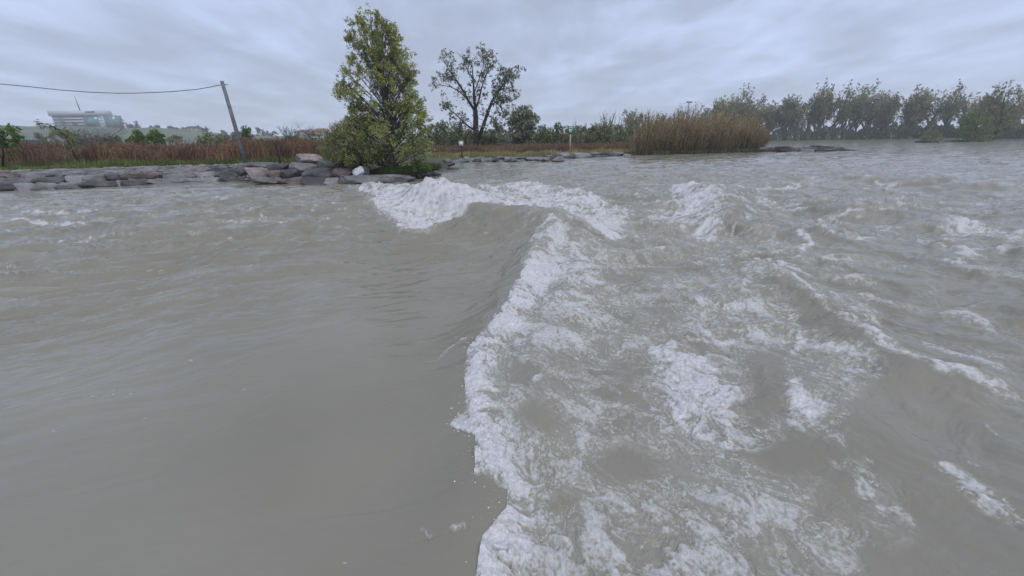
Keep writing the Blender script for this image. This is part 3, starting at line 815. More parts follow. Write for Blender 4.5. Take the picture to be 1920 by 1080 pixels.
def prof_tree(name, label, cat, Yd, prof, base, n_cl, n_leaf, L, Wd, leafm, barkm, wind, seed, depth=.8, dens=None, tr=.16, rc=None, limbs=True, group=None, top=None):
    """prof: rows (py, xl, xr) of the outline as seen; the crown fills a round volume of those widths"""
    rd = random.Random(seed); rg_ = np.random.RandomState(seed)
    b0 = P(base[0], base[1], Yd); root = thing(name, b0, label, cat, group)
    ys = [p[0] for p in prof]; cl = []
    areas = []
    for _ in range(n_cl):
        for _try in range(30):
            py = rd.uniform(ys[0], ys[-1]); xl = np.interp(py, ys, [p[1] for p in prof]); xr = np.interp(py, ys, [p[2] for p in prof])
            if rd.random() < ((xr - xl) / max(p[2] - p[1] for p in prof)) ** .6: break
        px = rd.uniform(xl, xr); u = (px - xl) / max(xr - xl, 1) * 2 - 1
        q = P(px, py, Yd); k = ppm(px, py, Yd); hw = (xr - xl) / 2 * k
        dy = rd.uniform(-1, 1) * math.sqrt(max(0.05, 1 - u * u)) * hw * depth
        de = dens(px, py) if dens else 1.0
        if rd.random() > de: continue
        r = (rc or .4) * rd.uniform(.6, 1.25)
        cl.append((np.array([q.x - b0.x, dy, q.z - b0.z]), r, rd.uniform(.6, 1.3)))
    mb = MB(); zt = max(c[0][2] for c in cl)
    tp = P(*(top or ((prof[0][1] + prof[0][2]) / 2, prof[0][0])), Yd) - b0
    tpts = [Vector((0, 0, -.3)).lerp(Vector((tp.x, 0, tp.z)), f) + Vector((math.sin(f * 7 + seed) * .02 * zt, math.cos(f * 5) * .02 * zt, 0)) * (f * (1 - f) * 4) for f in np.linspace(0, 1, 9)]
    mb.tube(tpts, [tr * (1 - f) ** .8 + .012 for f in np.linspace(0, 1, 9)], 8)
    if limbs:
        for c, r, de in cl:
            z = c[2]; f = max(.06, min(.93, (z * .72 - .25 * math.hypot(c[0] - tp.x * z / zt, c[1])) / zt))
            i = f * 8; a = tpts[int(i)].lerp(tpts[min(int(i) + 1, 8)], i - int(i))
            limb(mb, a, c, .030 * (1 - f) * tr / .16 + .009, .005, rd, -.10, 4)
            for _ in range(3):
                e = Vector(c) + Vector((rd.gauss(0, 1), rd.gauss(0, 1), rd.gauss(.4, .8))) * r * .6
                limb(mb, Vector(a).lerp(Vector(c), .7), e, .008, .003, rd, 0, 3, 2)
    mb.build('trunk', barkm, root, True)
    cb_ = MB(); cb_.add(*crown_from_clusters(cl, n_leaf, L, Wd, wind, rg_)); cb_.build('crown', leafm, root)
    return root

# the tall leafy tree by the stone pile
profT = [(26,682,706),(34,664,712),(42,650,742),(60,652,748),(80,655,744),(100,655,752),(118,650,774),(140,640,778),(155,628,772),(170,632,776),(190,640,786),(215,645,795),(235,650,802),(262,640,806),(285,632,806),(305,640,800)]
def densT(px, py):
    d = 1.0
    if px < 700 and py < 230: d = .6
    if py < 130: d *= .85
    if px > 725 and py > 150: d = 1.0
    if 655 < px < 700 and 95 < py < 125: d = .25
    if px > 690 and py < 60: d = .8
    return d
prof_tree('leafy_tree', 'tall wind-blown green tree standing on the grassy point beside the boulders', 'tree', 24.2, profT, (738,322), 420, 110, .145, .052, M_leafA, M_bark2, (.75, 0, .15), 5, .75, densT, .15, .27, top=(694, 22))
for i, (px, lean) in enumerate([(700, -10), (768, 6)]):
    b0 = P(px, 324, 24.0)
# pale shrub at its left foot
prof_tree('willow_shrub', 'pale green willow shrub with reddish leaves at the left foot of the tall tree', 'shrub', 24.1,
          [(222,655,700),(235,635,720),(250,615,730),(270,605,730),(290,612,730),(305,625,720)], (672,308), 150, 150, .13, .034, M_leafB, M_twig, (.35, 0, .5), 9, .7, None, .05, .32)
prof_tree('low_shrub', 'small bright green shrub at the right foot of the tall tree by the slabs', 'shrub', 24.6,
          [(300,775,800),(308,765,808),(318,762,808),(326,770,802)], (786,326), 24, 70, .10, .04, M_leafE, M_twig, (.2, 0, .5), 19, .7, None, .02, .16)

# the half-bare cottonwood: limbs laid out one by one
def cottonwood():
    Yd = 62.; rd = random.Random(3); rg_ = np.random.RandomState(3)
    b0 = P(893, 272, Yd); root = thing('cottonwood_tree', b0, 'dark forked half-bare tree with thin leaves standing behind the white-topped post', 'tree')
    mb = MB(); q = lambda x, y, dy=0: P(x, y, Yd) - b0 + Vector((0, dy, 0))
    tr = [((893,276),(892,250),(892,225),(891,205)), .42, .30]
    def path(pp, r0, r1, k=6):
        n = len(pp); mb.tube(pp, [r0 + (r1 - r0) * i / (n - 1) for i in range(n)], k); return pp
    main = path([q(893,280), q(893,262), q(892,240), q(892,222), q(891,206)], .50, .34, 8)
    limbs = [
      ([(892,206),(889,185),(888,160),(886,135),(884,112)], .24, .03, 0),
      ([(891,208),(880,192),(868,170),(856,150),(845,135),(836,120)], .22, .03, -1),
      ([(891,206),(897,190),(902,165),(908,145),(914,130),(918,118)], .16, .02, 1.2),
      ([(897,262),(906,235),(914,212),(922,190),(932,172),(942,158),(955,145),(966,138)], .30, .03, .8),
      ([(891,245),(880,238),(868,228),(856,215),(842,205),(832,200)], .16, .02, -.8),
      ([(876,186),(862,172),(848,165),(835,163),(824,163)], .10, .015, -1.6),
      ([(918,200),(930,190),(945,185),(960,182)], .10, .015, 1.5),
      ([(888,150),(878,135),(872,120),(868,108)], .09, .015, .6),
      ([(889,175),(898,150),(905,130),(908,118)], .08, .015, -.5),
      ([(925,188),(938,200),(944,212),(948,225)], .08, .02, .5),
      ([(930,175),(945,165),(950,150),(948,140)], .09, .015, -.6),
      ([(912,215),(925,222),(936,235),(942,245)], .08, .015, .4),
      ([(856,150),(845,150),(838,145)], .06, .01, .6),
      ([(868,228),(862,240),(858,252)], .06, .01, .6),
    ]
    tips = []
    for pts, r0, r1, dy in limbs:
        n = len(pts); pp = [q(x, y, dy * i / (n - 1) * 1.2) for i, (x, y) in enumerate(pts)]
        path(pp, r0, r1)
        for i in range(1, n):
            for _ in range(3 if i < n - 1 else 5):
                s = pp[i].lerp(pp[i - 1], rd.random() * .8)
                e = s + Vector((rd.gauss(0, 1) * .6 + (pp[i] - pp[i-1]).normalized().x * .3, rd.gauss(0, .8), rd.gauss(.5, .5)))
                limb(mb, s, e, .035, .012, rd, 0, 4, 3); tips.append((e, i / n))
                for _ in range(2):
                    e2 = e.lerp(s, .3) + Vector((rd.gauss(0, .5), rd.gauss(0, .4), rd.gauss(.3, .4)))
                    limb(mb, e.lerp(s, .4), e2, .018, .008, rd, 0, 3, 2); tips.append((e2, i / n))
    mb.build('trunk', M_bark, root, True)
    cl = []
    for e, f in tips:
        pxl = e.x
        if rd.random() < .30 + .36 * f: cl.append((np.array(e), .48 * rd.uniform(.6, 1.1), rd.uniform(.4, 1.1) * (1.35 if pxl > 1.5 else .85)))
    for _ in range(18):
        e = q(rd.uniform(925, 962), rd.uniform(140, 215), rd.uniform(-2, 2)); cl.append((np.array(e), .6, .8))
    c = MB(); c.add(*crown_from_clusters(cl, 34, .32, .14, (.4, 0, -.1), rg_)); c.build('crown', M_leafC, root)
cottonwood()
prof_tree('round_tree', 'grey-green rounded tree between the half-bare tree and the green sign', 'tree', 70, [(205,974,988),(212,966,998),(225,958,1004),(240,954,1006),(255,956,1004),(268,962,1000)], (981,274), 110, 60, .42, .2, M_leafC, M_bark2, (.3, 0, .3), 22, .8, None, .18, .75)

def bush(px, y0, y1, wpx, Yd, leafm, label, cat='bush', name='bush', n_cl=26, n_leaf=46, L=.34, group=None, seed=0, wr=.45, barkm=None, wind=(.3, 0, .3), tr=.06):
    h = wpx / 2
    return prof_tree(name, label, cat, Yd, [(y0, px - h * .25, px + h * .25), (y0 + (y1 - y0) * .2, px - h * .7, px + h * .7), (y0 + (y1 - y0) * .55, px - h, px + h), (y1 - 2, px - h * .85, px + h * .85)],
              (px, y1), n_cl, n_leaf, L, L * wr, leafm, barkm or M_twig, wind, seed + int(px), .7, None, tr, (y1 - y0) * ppm(px, y0, Yd) * .16, group=group)
# green belt behind the red weeds, middle
gB = 'bushes behind the red weeds'
belt = [(806,238,44,78,'D','dull green bush just right of the tall leafy tree'),(832,232,44,84,'G','grey-green bush left of the half-bare tree, behind the white-topped post'),
        (858,236,40,80,'D','green bush at the lower left of the half-bare tree'),(880,246,34,76,'G','low bush against the trunk of the half-bare tree, left side'),(912,244,40,74,'D','low leafy bush against the trunk of the half-bare tree, right side'),
        (938,240,40,82,'C','silvery bush between the half-bare tree and the rounded tree'),(1018,240,38,78,'D','green bush just right of the rounded tree'),(1042,236,36,84,'D','second bush right of the rounded tree'),
        (1062,242,34,80,'B','yellowish bush directly behind the green sign'),(1088,237,38,82,'B','yellow-green bush just right of the green sign'),(1112,236,36,84,'D','second bush right of the green sign'),
        (1134,234,40,80,'B','broad yellow-green bush halfway between the green sign and the thicket'),(1158,238,34,88,'G','dull bush close to the left end of the willow thicket'),(1182,236,36,92,'G','dull bush partly hidden by the left end of the willow thicket')]
ML = {'D': M_leafD, 'G': M_leafG, 'B': M_leafB, 'C': M_leafC, 'E': M_leafE}
for px, y0, wd, Yd, m, lab in belt:
    bush(px, y0, 271, wd, Yd, ML[m], lab, n_cl=44, n_leaf=46, L=.40, group=gB, seed=3)
# bushes on the left bank
for px, y0, y1, wd, Yd, m, lab in [
    (258,247,279,34,44,'E','bright green bush left of the pair behind the red weeds on the left bank'),(290,246,279,30,45,'E','bright green bush with a spiky top, right of its twin on the left bank'),
    (393,250,277,50,50,'B','yellow-green low bush left of the leaning pole'),(461,243,277,20,46,'E','small upright green bush just right of the leaning pole'),
    (492,262,280,40,60,'D','low dull bush between the leaning pole and the bare shrub'),(548,254,276,50,62,'D','green bush under the bare tops above the pink boulder'),
    (592,250,282,56,50,'B','olive bush left of the pale willow shrub'),(628,246,290,40,40,'B','olive bush touching the pale willow shrub from behind'),(200,262,284,40,55,'G','dull low bush in front of the far hill left of the bright pair')]:
    bush(px, y0, y1, wd, Yd, ML[m], lab, n_cl=30, n_leaf=60, L=.22, group='bushes on the left bank', seed=7)

# bent saplings on the left bank
def sapling(label, base, Yd, stem, twigs, lm, seed, n_leaf=24, L=.24, drop=-.7):
    rd = random.Random(seed); rg_ = np.random.RandomState(seed)
    b0 = P(*base, Yd); root = thing('sapling', b0, label, 'sapling', 'saplings on the left bank'); q = lambda x, y: P(x, y, Yd) - b0
    mb = MB(); cl = []
    for st in [stem] + twigs:
        pp = [q(*a) for a in st]; n = len(pp)
        main = st is stem
        mb.tube(pp, [(.06 if main else .03) * (1 - .75 * i / (n - 1)) for i in range(n)], 5)
        for i in range(1 if not main else n // 2, n):
            for _ in range(3):
                e = pp[i].lerp(pp[i - 1], rd.random()) + Vector((rd.gauss(0, .13), rd.gauss(0, .15), rd.gauss(-.08, .12)))
                cl.append((np.array(e), .2, 1))
    mb.build('trunk', M_bark, root, True)
    c = MB(); c.add(*crown_from_clusters(cl, n_leaf, L, L * .33, (.2, 0, drop), rg_)); c.build('crown', lm, root)
sapling('leafy green sapling cut by the left frame edge on the left bank', (5, 312), 27, [(5,312),(6,290),(4,268),(2,250)], [[(4,262),(18,250),(32,250),(42,256)],[(4,258),(-10,246),(-22,250)],[(3,250),(10,240),(24,240)],[(5,275),(20,266),(30,268)]], M_leafE, 31, 30)
sapling('bent dark sapling with drooping leaves bowing to the left in front of the hill', (150, 305), 28, [(150,305),(138,288),(131,272),(124,256),(108,242),(88,233),(70,230)], [[(124,256),(134,262),(140,275)],[(108,242),(125,246),(140,253),(150,256)],[(100,238),(112,246),(118,255)],[(131,268),(126,276),(128,284)]], M_leafG, 37, 14, .22)

# bare shrubs and twiggy trees
def bare(label, base, ytop, wpx, Yd, seed, n=26, name='bare_shrub', mat=None, group=None, r0=.05, cat='shrub', fine=2):
    rd = random.Random(seed); b0 = P(*base, Yd); root = thing(name, b0, label, cat, group)
    H_ = (P(base[0], ytop, Yd) - b0).z; Wm = wpx * ppm(base[0], base[1], Yd) / 2; mb = MB()
    for i in range(n):
        a = Vector((rd.gauss(0, .12) * Wm, rd.gauss(0, .12) * Wm, 0)); e = Vector((rd.uniform(-1, 1) * Wm, rd.uniform(-.6, .6) * Wm, H_ * rd.uniform(.6, 1.02)))
        pts = limb(mb, a, e, r0, r0 * .15, rd, -.2, 4, 5)
        for _ in range(fine * 3):
            k = rd.randint(1, 4); s = pts[k].lerp(pts[k + 1], rd.random())
            e2 = s + Vector((rd.gauss(0, .25) * Wm, rd.gauss(0, .2) * Wm, abs(rd.gauss(.16, .1)) * H_))
            limb(mb, s, e2, r0 * .35, r0 * .1, rd, 0, 3, 2)
    mb.build('branches', mat or M_twig, root, True); return root
gS = 'bare twiggy shrubs'
bare('large purplish bare shrub below the white office building', (182, 300), 243, 120, 46, 41, 90, r0=.022, fine=5, group=gS)
bare('bare pale twiggy shrub above the pink boulder, poking above the hill line', (545, 274), 232, 44, 64, 43, 22, r0=.05, group=gS)
bare('brownish bare shrub right of the twiggy one above the pink boulder', (588, 270), 238, 46, 66, 44, 24, r0=.04, group=gS)
bare('small bare shrub left of the bent sapling in front of the hill', (60, 285), 255, 34, 50, 47, 22, r0=.03, group=gS)
bare('fan-shaped bare tree rising behind bushes right of the green sign', (1137, 268), 211, 34, 98, 45, 20, name='bare_tree', r0=.11, cat='tree', group=gS, mat=M_bark2)
bare('thin bare treetop rising straight behind the green sign', (1077, 268), 228, 12, 100, 46, 8, name='bare_tree', r0=.08, cat='tree', group=gS, mat=M_bark2)
bare('dark twisted bare tree behind the left end of the willow thicket', (1207, 268), 205, 22, 110, 48, 14, name='bare_tree', r0=.12, cat='tree', group=gS, mat=M_bark)
bare('slender bare tree between the fan-shaped one and the willow thicket', (1165, 268), 222, 22, 104, 49, 12, name='bare_tree', r0=.09, cat='tree', group=gS, mat=M_bark2)

# willow thicket at the water
def thicket():
    rd = random.Random(8); rg_ = np.random.RandomState(8)
    b0 = Vector((29, 64, .1)); root = thing('willow_thicket', b0, 'dense reddish-brown willow thicket growing out of the waterline', 'thicket')
    st = MB(); lv = MB(); C = []; Dd = []
    topy = lambda px: np.interp(px, [1178, 1195, 1215, 1250, 1290, 1340, 1380, 1410, 1425, 1438], [250, 222, 216, 209, 207, 211, 213, 220, 238, 262])
    for i in range(1700):
        px = rd.uniform(1182, 1430); f = rd.random()
        if rd.random() < .45 * (math.sin(px * .19 + 4 * f) * math.sin(px * .053 + 1) > .25): continue
        base = P(px, 291, float(np.interp(px, [1180, 1440], [58.6, 66.5]))); base.y += f * 7; base.x *= base.y / (base.y - f * 7)
        k = ppm(px, 250, base.y)
        H_ = (P(px, float(topy(px)), base.y).z) * rd.uniform(.60, 1.0) * (1 + .10 * math.sin(px * .11) + .07 * math.sin(px * .29 + 1))
        lean = rd.gauss(.08, .10) + (px - 1300) / 1600
        tip = Vector((base.x + lean * H_, base.y + rd.gauss(0, .4), H_)); base.z = .05
        mid_ = base.lerp(tip, .5) + Vector((rd.gauss(0, .12) - lean * .4, rd.gauss(0, .1), 0))
        st.tube([base - b0, mid_ - b0, tip - b0], [.035, .022, .006], 3)
        for _ in range(2):
            s = base.lerp(tip, rd.uniform(.3, .8)); e = s + Vector((rd.gauss(.1, .35), rd.gauss(0, .3), rd.uniform(.6, 1.5)))
            st.tube([s - b0, e - b0], [.014, .004], 3)
            for _ in range(5): C.append(s.lerp(e, rd.random()) - b0); Dd.append((e - s).normalized() + Vector((rd.gauss(0, .4), rd.gauss(0, .4), rd.gauss(.2, .4))))
        for _ in range(9):
            C.append(base.lerp(tip, rd.uniform(.35, 1)) - b0 + Vector((rd.gauss(0, .12), rd.gauss(0, .12), 0))); Dd.append((tip - base).normalized() + Vector((rd.gauss(0, .4), rd.gauss(0, .4), rd.gauss(.2, .3))))
    ms = leaf_mat('willow_stem', [(.08, .045, .035), (.13, .085, .045), (.17, .125, .06), (.22, .18, .10)], .3, .6, 0)
    st.build('stems', ms, root)
    C = np.array([c[:] for c in C]); Dd = np.array([d[:] for d in Dd])
    lv.add(*leaf_arr(C, Dd, rg_.uniform(.16, .34, len(C)), rg_.uniform(.05, .09, len(C)), rg_))
    lv.build('foliage', leaf_mat('willow_catkin', [(.075, .05, .032), (.11, .08, .04), (.15, .12, .05), (.19, .165, .06)], .5, .7, .2), root)
thicket()

# far bank trees
M_farbark = var_mat('far_bark', (.12, .11, .095), (.20, .185, .16), .5, .9)
def proto_far(kind, seed):
    """a 10 m half-bare tree: forked trunk, upswept limbs, leaf tufts"""
    rd = random.Random(seed); rg_ = np.random.RandomState(seed); mb = MB(); tips = []
    def grow(a, d, L, r, lev):
        pts = [a]; p = a; dd = d.copy()
        for i in range(4):
            dd = (dd + Vector((rd.gauss(0, .14), rd.gauss(0, .14), .06))).normalized(); p = p + dd * (L / 4); pts.append(p)
        mb.tube(pts, [r * (1 - .62 * i / 4) for i in range(5)], 5 if lev < 2 else 3)
        if lev >= 3: tips.append(p); return
        for j in range(rd.randint(3, 4) + (lev == 0) * 3):
            s = pts[rd.randint(1, 4)]; ang = rd.uniform(0, 6.28); sp_a = rd.uniform(.22, .62)
            nd = (dd + Vector((math.cos(ang), math.sin(ang), rd.uniform(-.1, .35))) * sp_a).normalized()
            grow(s, nd, L * rd.uniform(.58, .76), r * .5, lev + 1)
        tips.append(p)
    for j in range(1 + (seed % 2)):
        grow(Vector((j * .3, 0, -.2)), Vector((rd.gauss(.04, .1), rd.gauss(0, .1), 1)).normalized(), 3.2, .2, 0)
    n = {'bare': 3, 'thin': 8, 'leafy': 15}[kind]
    cl = [(np.array(t_2), .5, 1) for t_2 in tips if rd.random() < {'bare': .5, 'thin': .8, 'leafy': 1}[kind]]
    cb2 = MB(); cb2.add(*crown_from_clusters(cl, n, .34, .17, (.25, 0, .2), rg_))
    zmax = max(t_2.z for t_2 in tips)
    for m_ in (mb, cb2):
        for v in m_.V: v *= 10. / zmax
    root = thing('far_tree', (0, 0, 0), 'x', 'tree'); mb.build('trunk', M_farbark, root); cb2.build('crown', M_leafF if seed % 2 else M_leafG, root)
    return root
KINDS_ = ['thin', 'leafy', 'bare', 'thin', 'leafy', 'thin', 'bare', 'leafy']
protos = [proto_far(k, 60 + i) for i, k in enumerate(KINDS_)]
used = [False] * len(protos)
rd = random.Random(77)
topx = [1180,1230,1300,1345,1365,1390,1425,1450,1490,1540,1575,1600,1640,1680,1710,1735,1760,1790,1810,1840,1885,1920,1990]
topy = [216,210,204,190,184,178,186,196,186,174,170,176,183,178,176,168,158,162,170,176,162,172,170]
far = []
px = 1192.
while px < 1935:
    far.append((px, 0)); px += rd.uniform(15, 22)
for px in (1215, 1258, 1300, 1355, 1400, 1440, 1470, 1500, 1530, 1590, 1650, 1700, 1850): far.append((px, 1))
far.sort()
DK = {'thin': 'thinly leaved', 'leafy': 'fuller olive-leaved', 'bare': 'almost bare grey'}
for i, (px, back) in enumerate(far):
    k = rd.choice([0, 2, 3, 5, 6]) if back and px > 1430 else rd.randrange(8)
    if 1735 < px < 1800 and not back: k = rd.choice([2, 6, 0])
    if used[k]: o = copy_tree(protos[k])
    else: o = protos[k]; used[k] = True
    # stand just behind the far shoreline
    Yl = float(np.interp(px, [1190, 1430, 1560, 1720, 1920], [150, 218, 206, 186, 163])) + rd.uniform(1, 8) + back * 14
    q = P(px, 262, Yl); q.z = lz1(q.x, q.y) - .1
    ty = float(np.interp(px, topx, topy)) + rd.uniform(-6, 12) + back * 4
    # pixels per metre upward along that direction
    t1 = P(px, ty, Yl).z
    hh = max(t1 - q.z, 3.) * 1.1
    # leaning of verticals in view: aim the base so that the top meets column px
    q.x -= 0
    o.location = q; s = hh / 10.
    s *= rd.uniform(.84, 1.12); o.scale = (s * rd.uniform(.7, 1.05), s * .9, s); o.rotation_euler = (0, 0, rd.uniform(-.9, .9) + (math.pi if rd.random() < .4 else 0))
    side = 'behind the willow thicket' if px < 1430 else 'on the far bank'
    if px < 1430: n_ = len([1 for p_, b_ in far if p_ <= px]); lab = f'{DK[KINDS_[k]]} tree {side}, {ORD[n_ - 1]} from the left'
    else: n_ = len([1 for p_, b_ in far if p_ >= px]); lab = f'{DK[KINDS_[k]]} tree {side}, {ORD[min(n_, 40) - 1]} from the right frame edge'
    tag(o, lab, 'tree', 'half-bare trees lining the far bank')

# undergrowth along the far bank and behind
def scrub(name, n, sampler, L, Wd, mat, label, seed, hgt):
    rg_ = np.random.RandomState(seed); C = np.array([sampler(rg_) for _ in range(n)])
    Dd = rg_.normal(size=(n, 3)); Dd[:, 2] = np.abs(Dd[:, 2]) + .4
    mb = MB(); mb.add(*leaf_arr(C, Dd, rg_.uniform(.6, 1.3, n) * L, rg_.uniform(.6, 1.3, n) * Wd, rg_)); o = mb.build(name, mat)
    tag(o, label, 'undergrowth', kind='stuff'); return o
def s_far(rg_):
    px = rg_.uniform(1300, 1990); Yl = float(np.interp(px, [1190, 1430, 1560, 1720, 1920], [150, 217, 205, 185, 162])) + rg_.uniform(0, 9)
    q = P(px, 262, Yl); h = (5.6 + 3.2 * pn(np.array([px / 23.]), np.array([.5]), 3)[0] + 1.2 * pn(np.array([px / 7.]), np.array([.5]), 5)[0])
    return (q.x, q.y, .7 + abs(h) * rg_.rand() ** .8)
scrub('undergrowth', 60000, s_far, .6, .34, leaf_mat('far_undergrowth', [(.04, .055, .03), (.07, .09, .045), (.10, .12, .06)], .08), 'dull green undergrowth along the far bank beneath the half-bare trees', 91, 4)
def s_mid(rg_):
    px = rg_.uniform(780, 1300); Yl = rg_.uniform(86, 135); q = P(px, 262, Yl); h = 3.2 + 1.6 * pn(np.array([px / 17.]), np.array([Yl / 12.]), 7)[0]
    return (q.x, q.y, .7 + h * rg_.rand())
scrub('undergrowth', 26000, s_mid, .5, .28, leaf_mat('mid_undergrowth', [(.045, .055, .03), (.08, .09, .045), (.11, .12, .06)], .1), 'dull green scrub filling the ground behind the middle bushes', 92, 4)
def s_hill(rg_):
    px = rg_.uniform(-60, 700); Yl = rg_.uniform(95, 200); q = P(px, 262, Yl); g_ = .9 + float(pn(np.array([q.x / 14.]), np.array([Yl / 22.]), 9)[0]) * 3.2
    return (q.x, q.y, lz1(q.x, q.y) + max(g_, .3) * rg_.rand())
scrub('undergrowth', 22000, s_hill, .55, .3, leaf_mat('hill_scrub', [(.05, .06, .04), (.08, .095, .06), (.10, .12, .075)], .06), 'patchy grey-green scrub at the foot of the hill', 93, 3)

# small island with two trees at the right frame edge
isl = [P(1724, 267.5, 128), P(1790, 266, 128), P(1860, 265, 128), P(1925, 264, 128), P(2060, 262, 128)]
ib = MB(); pts = [(139, 131.5), (150, 130), (165, 129.5), (185, 130), (220, 132), (225, 136), (185, 136), (160, 134.5), (146, 133.5)]
cx_, cy_ = 175, 132.5
ring0 = [(x, y, -.4) for x, y in pts]; ring1 = [(cx_ + (x - cx_) * .97, cy_ + (y - cy_) * .8, .62) for x, y in pts]
n = len(pts); ib.add(ring0 + ring1, [(i, (i + 1) % n, n + (i + 1) % n, n + i) for i in range(n)] + [tuple(range(n, 2 * n))])
o = ib.build('island', RM['dark']); tag(o, kind='structure')
for i, (a, b_) in enumerate([(1722, 1736), (1733, 1747), (1744, 1760)]):
    rock(a, b_, 263.5, 268, 131.5 + i * .3, 'dark', f'small dark rock at the left tip of the island, {ORD[i]} from its tip', 'rocks at the island tip')
bush(1828, 212, 265, 54, 131, M_leafE, 'bright yellow-green low tree standing on the island near the right frame edge', 'tree', 'island_tree', n_cl=60, n_leaf=60, L=.6, seed=5, tr=.2, barkm=M_bark)
prof_tree('island_tree', 'tall leaning grey tree standing on the island closest to the right frame edge', 'tree', 131, [(162,1880,1902),(175,1865,1915),(200,1850,1925),(225,1850,1915),(240,1860,1900)], (1862,266), 80, 36, .6, .3, M_leafF, M_bark, (.3, 0, .3), 62, .7, None, .45, 1.4, top=(1888, 168))
bush(1745, 246, 267, 44, 131, M_leafG, 'low dull bush spreading at the left tip of the island', n_cl=30, n_leaf=50, L=.5, seed=6)

# ------------------------------------------------------------------ weeds and grass
def blades(name, n, sampler, hgt, wid, mat, label, seed, lean=(.12, 0), cat='weeds', heads=0):
    rg_ = np.random.RandomState(seed); B = np.array([sampler(rg_) for _ in range(n)])
    h = B[:, 3] * rg_.uniform(.55, 1.1, n) * hgt; B = B[:, :3]
    a = rg_.uniform(0, np.pi, n); u = np.stack([np.cos(a), np.sin(a), a * 0], 1) * (wid * rg_.uniform(.6, 1.4, n))[:, None] * .5
    tip = B + np.stack([rg_.normal(lean[0], .16, n) * h, rg_.normal(0, .14, n) * h, h], 1); md = B * .45 + tip * .55 - np.stack([h * lean[0] * .2, h * 0, h * 0], 1)
    mb = MB(); V = np.stack([B - u * .6, B + u * .6, md + u * .8, md - u * .8, tip], 1).reshape(-1, 3)
    k = np.arange(n)[:, None] * 5
    mb.add(V, np.concatenate([k + np.array([[0, 1, 2, 3]])])); mb.F.append(np.concatenate([k + np.array([[3, 2, 4]])]) + 0)
    if heads:
        m = n // heads; i = rg_.choice(n, m, False)
        rep = 5; C = np.repeat(tip[i] * .85 + B[i] * .15, rep, 0) + rg_.normal(size=(m * rep, 3)) * [.03, .03, .10]
        mb.add(*leaf_arr(C, rg_.normal(size=(m * rep, 3)) + [0, 0, 1.2], rg_.uniform(.08, .2, m * rep), rg_.uniform(.03, .06, m * rep), rg_))
    o = mb.build(name, mat); tag(o, label, cat, kind='stuff'); return o
M_red = leaf_mat('red_weed', [(.075, .036, .03), (.12, .058, .044), (.155, .083, .058), (.20, .135, .08), (.10, .05, .04), (.13, .115, .05)], .5, .8, .15)
M_grass = leaf_mat('green_grass', [(.045, .06, .018), (.08, .10, .028), (.11, .13, .04), (.15, .145, .06)], .6, .7, .25)
M_tan = leaf_mat('tan_grass', [(.14, .115, .055), (.20, .17, .08), (.14, .15, .05), (.27, .23, .12)], .5, .8, .2)
def s_red(rg_):
    px = rg_.uniform(-80, 650); Yl = 29.5 + 13 * rg_.rand(); q = P(px, 290, Yl)
    return (q.x, q.y, .85, 1 + .62 * float(pn(np.array([q.x / 2.2]), np.array([q.y / 3]), 4)[0]) + .12 * (px > 420))
blades('red_weeds', 42000, s_red, 1.38, .05, M_red, 'rusty red dead weeds standing along the left bank', 101, heads=3)
def s_gr(rg_):
    px = rg_.uniform(-80, 660); g_ = G(px, float(wl_y(px))); Yl = g_.y + 3.3 + 4.2 * rg_.rand(); q = P(px, 300, Yl)
    return (q.x, q.y, .84, .5 + 1.0 * abs(float(pn(np.array([q.x / 1.6]), np.array([q.y / 2]), 6)[0])) + .4 * (Yl > 27.5))
blades('green_grass', 26000, s_gr, .45, .035, M_grass, 'bright green grass strip between the left bank stones and the red weeds', 102, cat='grass')
def s_redm(rg_):
    px = rg_.uniform(800, 1190); f = rg_.rand(); Yl = float(np.interp(px, [800, 1000, 1190], [58, 56, 64])) + 14 * f; q = P(px, 280, Yl)
    return (q.x, q.y, .5, 1 + .3 * float(pn(np.array([q.x / 3]), np.array([q.y / 3]), 14)[0]))
blades('red_weeds', 22000, s_redm, 1.25, .075, M_red, 'rusty red dead weeds behind the middle shore', 103, heads=4)
def s_tan(rg_):
    px = rg_.uniform(790, 1190); f = rg_.rand(); Yl = float(np.interp(px, [800, 1000, 1190], [50, 50.5, 60])) + 9 * f; q = P(px, 280, Yl)
    return (q.x, q.y, .48, .7 + .5 * float(pn(np.array([q.x / 2]), np.array([q.y / 2]), 16)[0]))
blades('tan_grass', 12000, s_tan, .75, .07, M_tan, 'tan and green grass at the front of the middle shore', 104, cat='grass')
def s_pt(rg_):
    px = rg_.uniform(685, 812); f = rg_.rand(); y = np.interp(px, [685, 760, 812], [331, 328, 322]); g_ = G(px, y, .3 + .2 * f)
    return (g_.x, g_.y + f * 3.0, .32 + .22 * f, 1)
M_dg = leaf_mat('dark_grass', [(.035, .05, .015), (.06, .085, .025), (.09, .12, .04)], .8, .8, .2)  # darker greens for the ledge and the thicket foot
blades('green_grass', 9000, s_pt, .36, .03, M_dg, 'dark green grass on the ledge below the tall leafy tree', 105, cat='grass')
def s_tb(rg_):
    px = rg_.uniform(1200, 1425); q = P(px, 288, float(np.interp(px, [1180, 1440], [59, 66.5])) + rg_.rand() * 2); return (q.x, q.y, .1, 1)
blades('green_grass', 4000, s_tb, .6, .06, M_dg, 'low dark green grass along the foot of the willow thicket', 106, cat='grass')

# a dead stalk beside the pole
b0 = P(526, 306, 27); o = thing('dead_stalk', b0, 'single dark dead stalk between the leaning pole and the pink boulder', 'stalk')
mb = MB(); mb.tube([Vector((0, 0, -.1)), P(521, 285, 27) - b0, P(515, 270, 27) - b0, P(510, 262, 27) - b0], [.05, .045, .035, .02], 6)
mb.build('stem', M_bark, o, True); mb = MB(); mb.tube([P(517, 275, 27) - b0, P(521, 268, 27) - b0], [.025, .012], 5); mb.build('side_twig', M_bark, o, True)

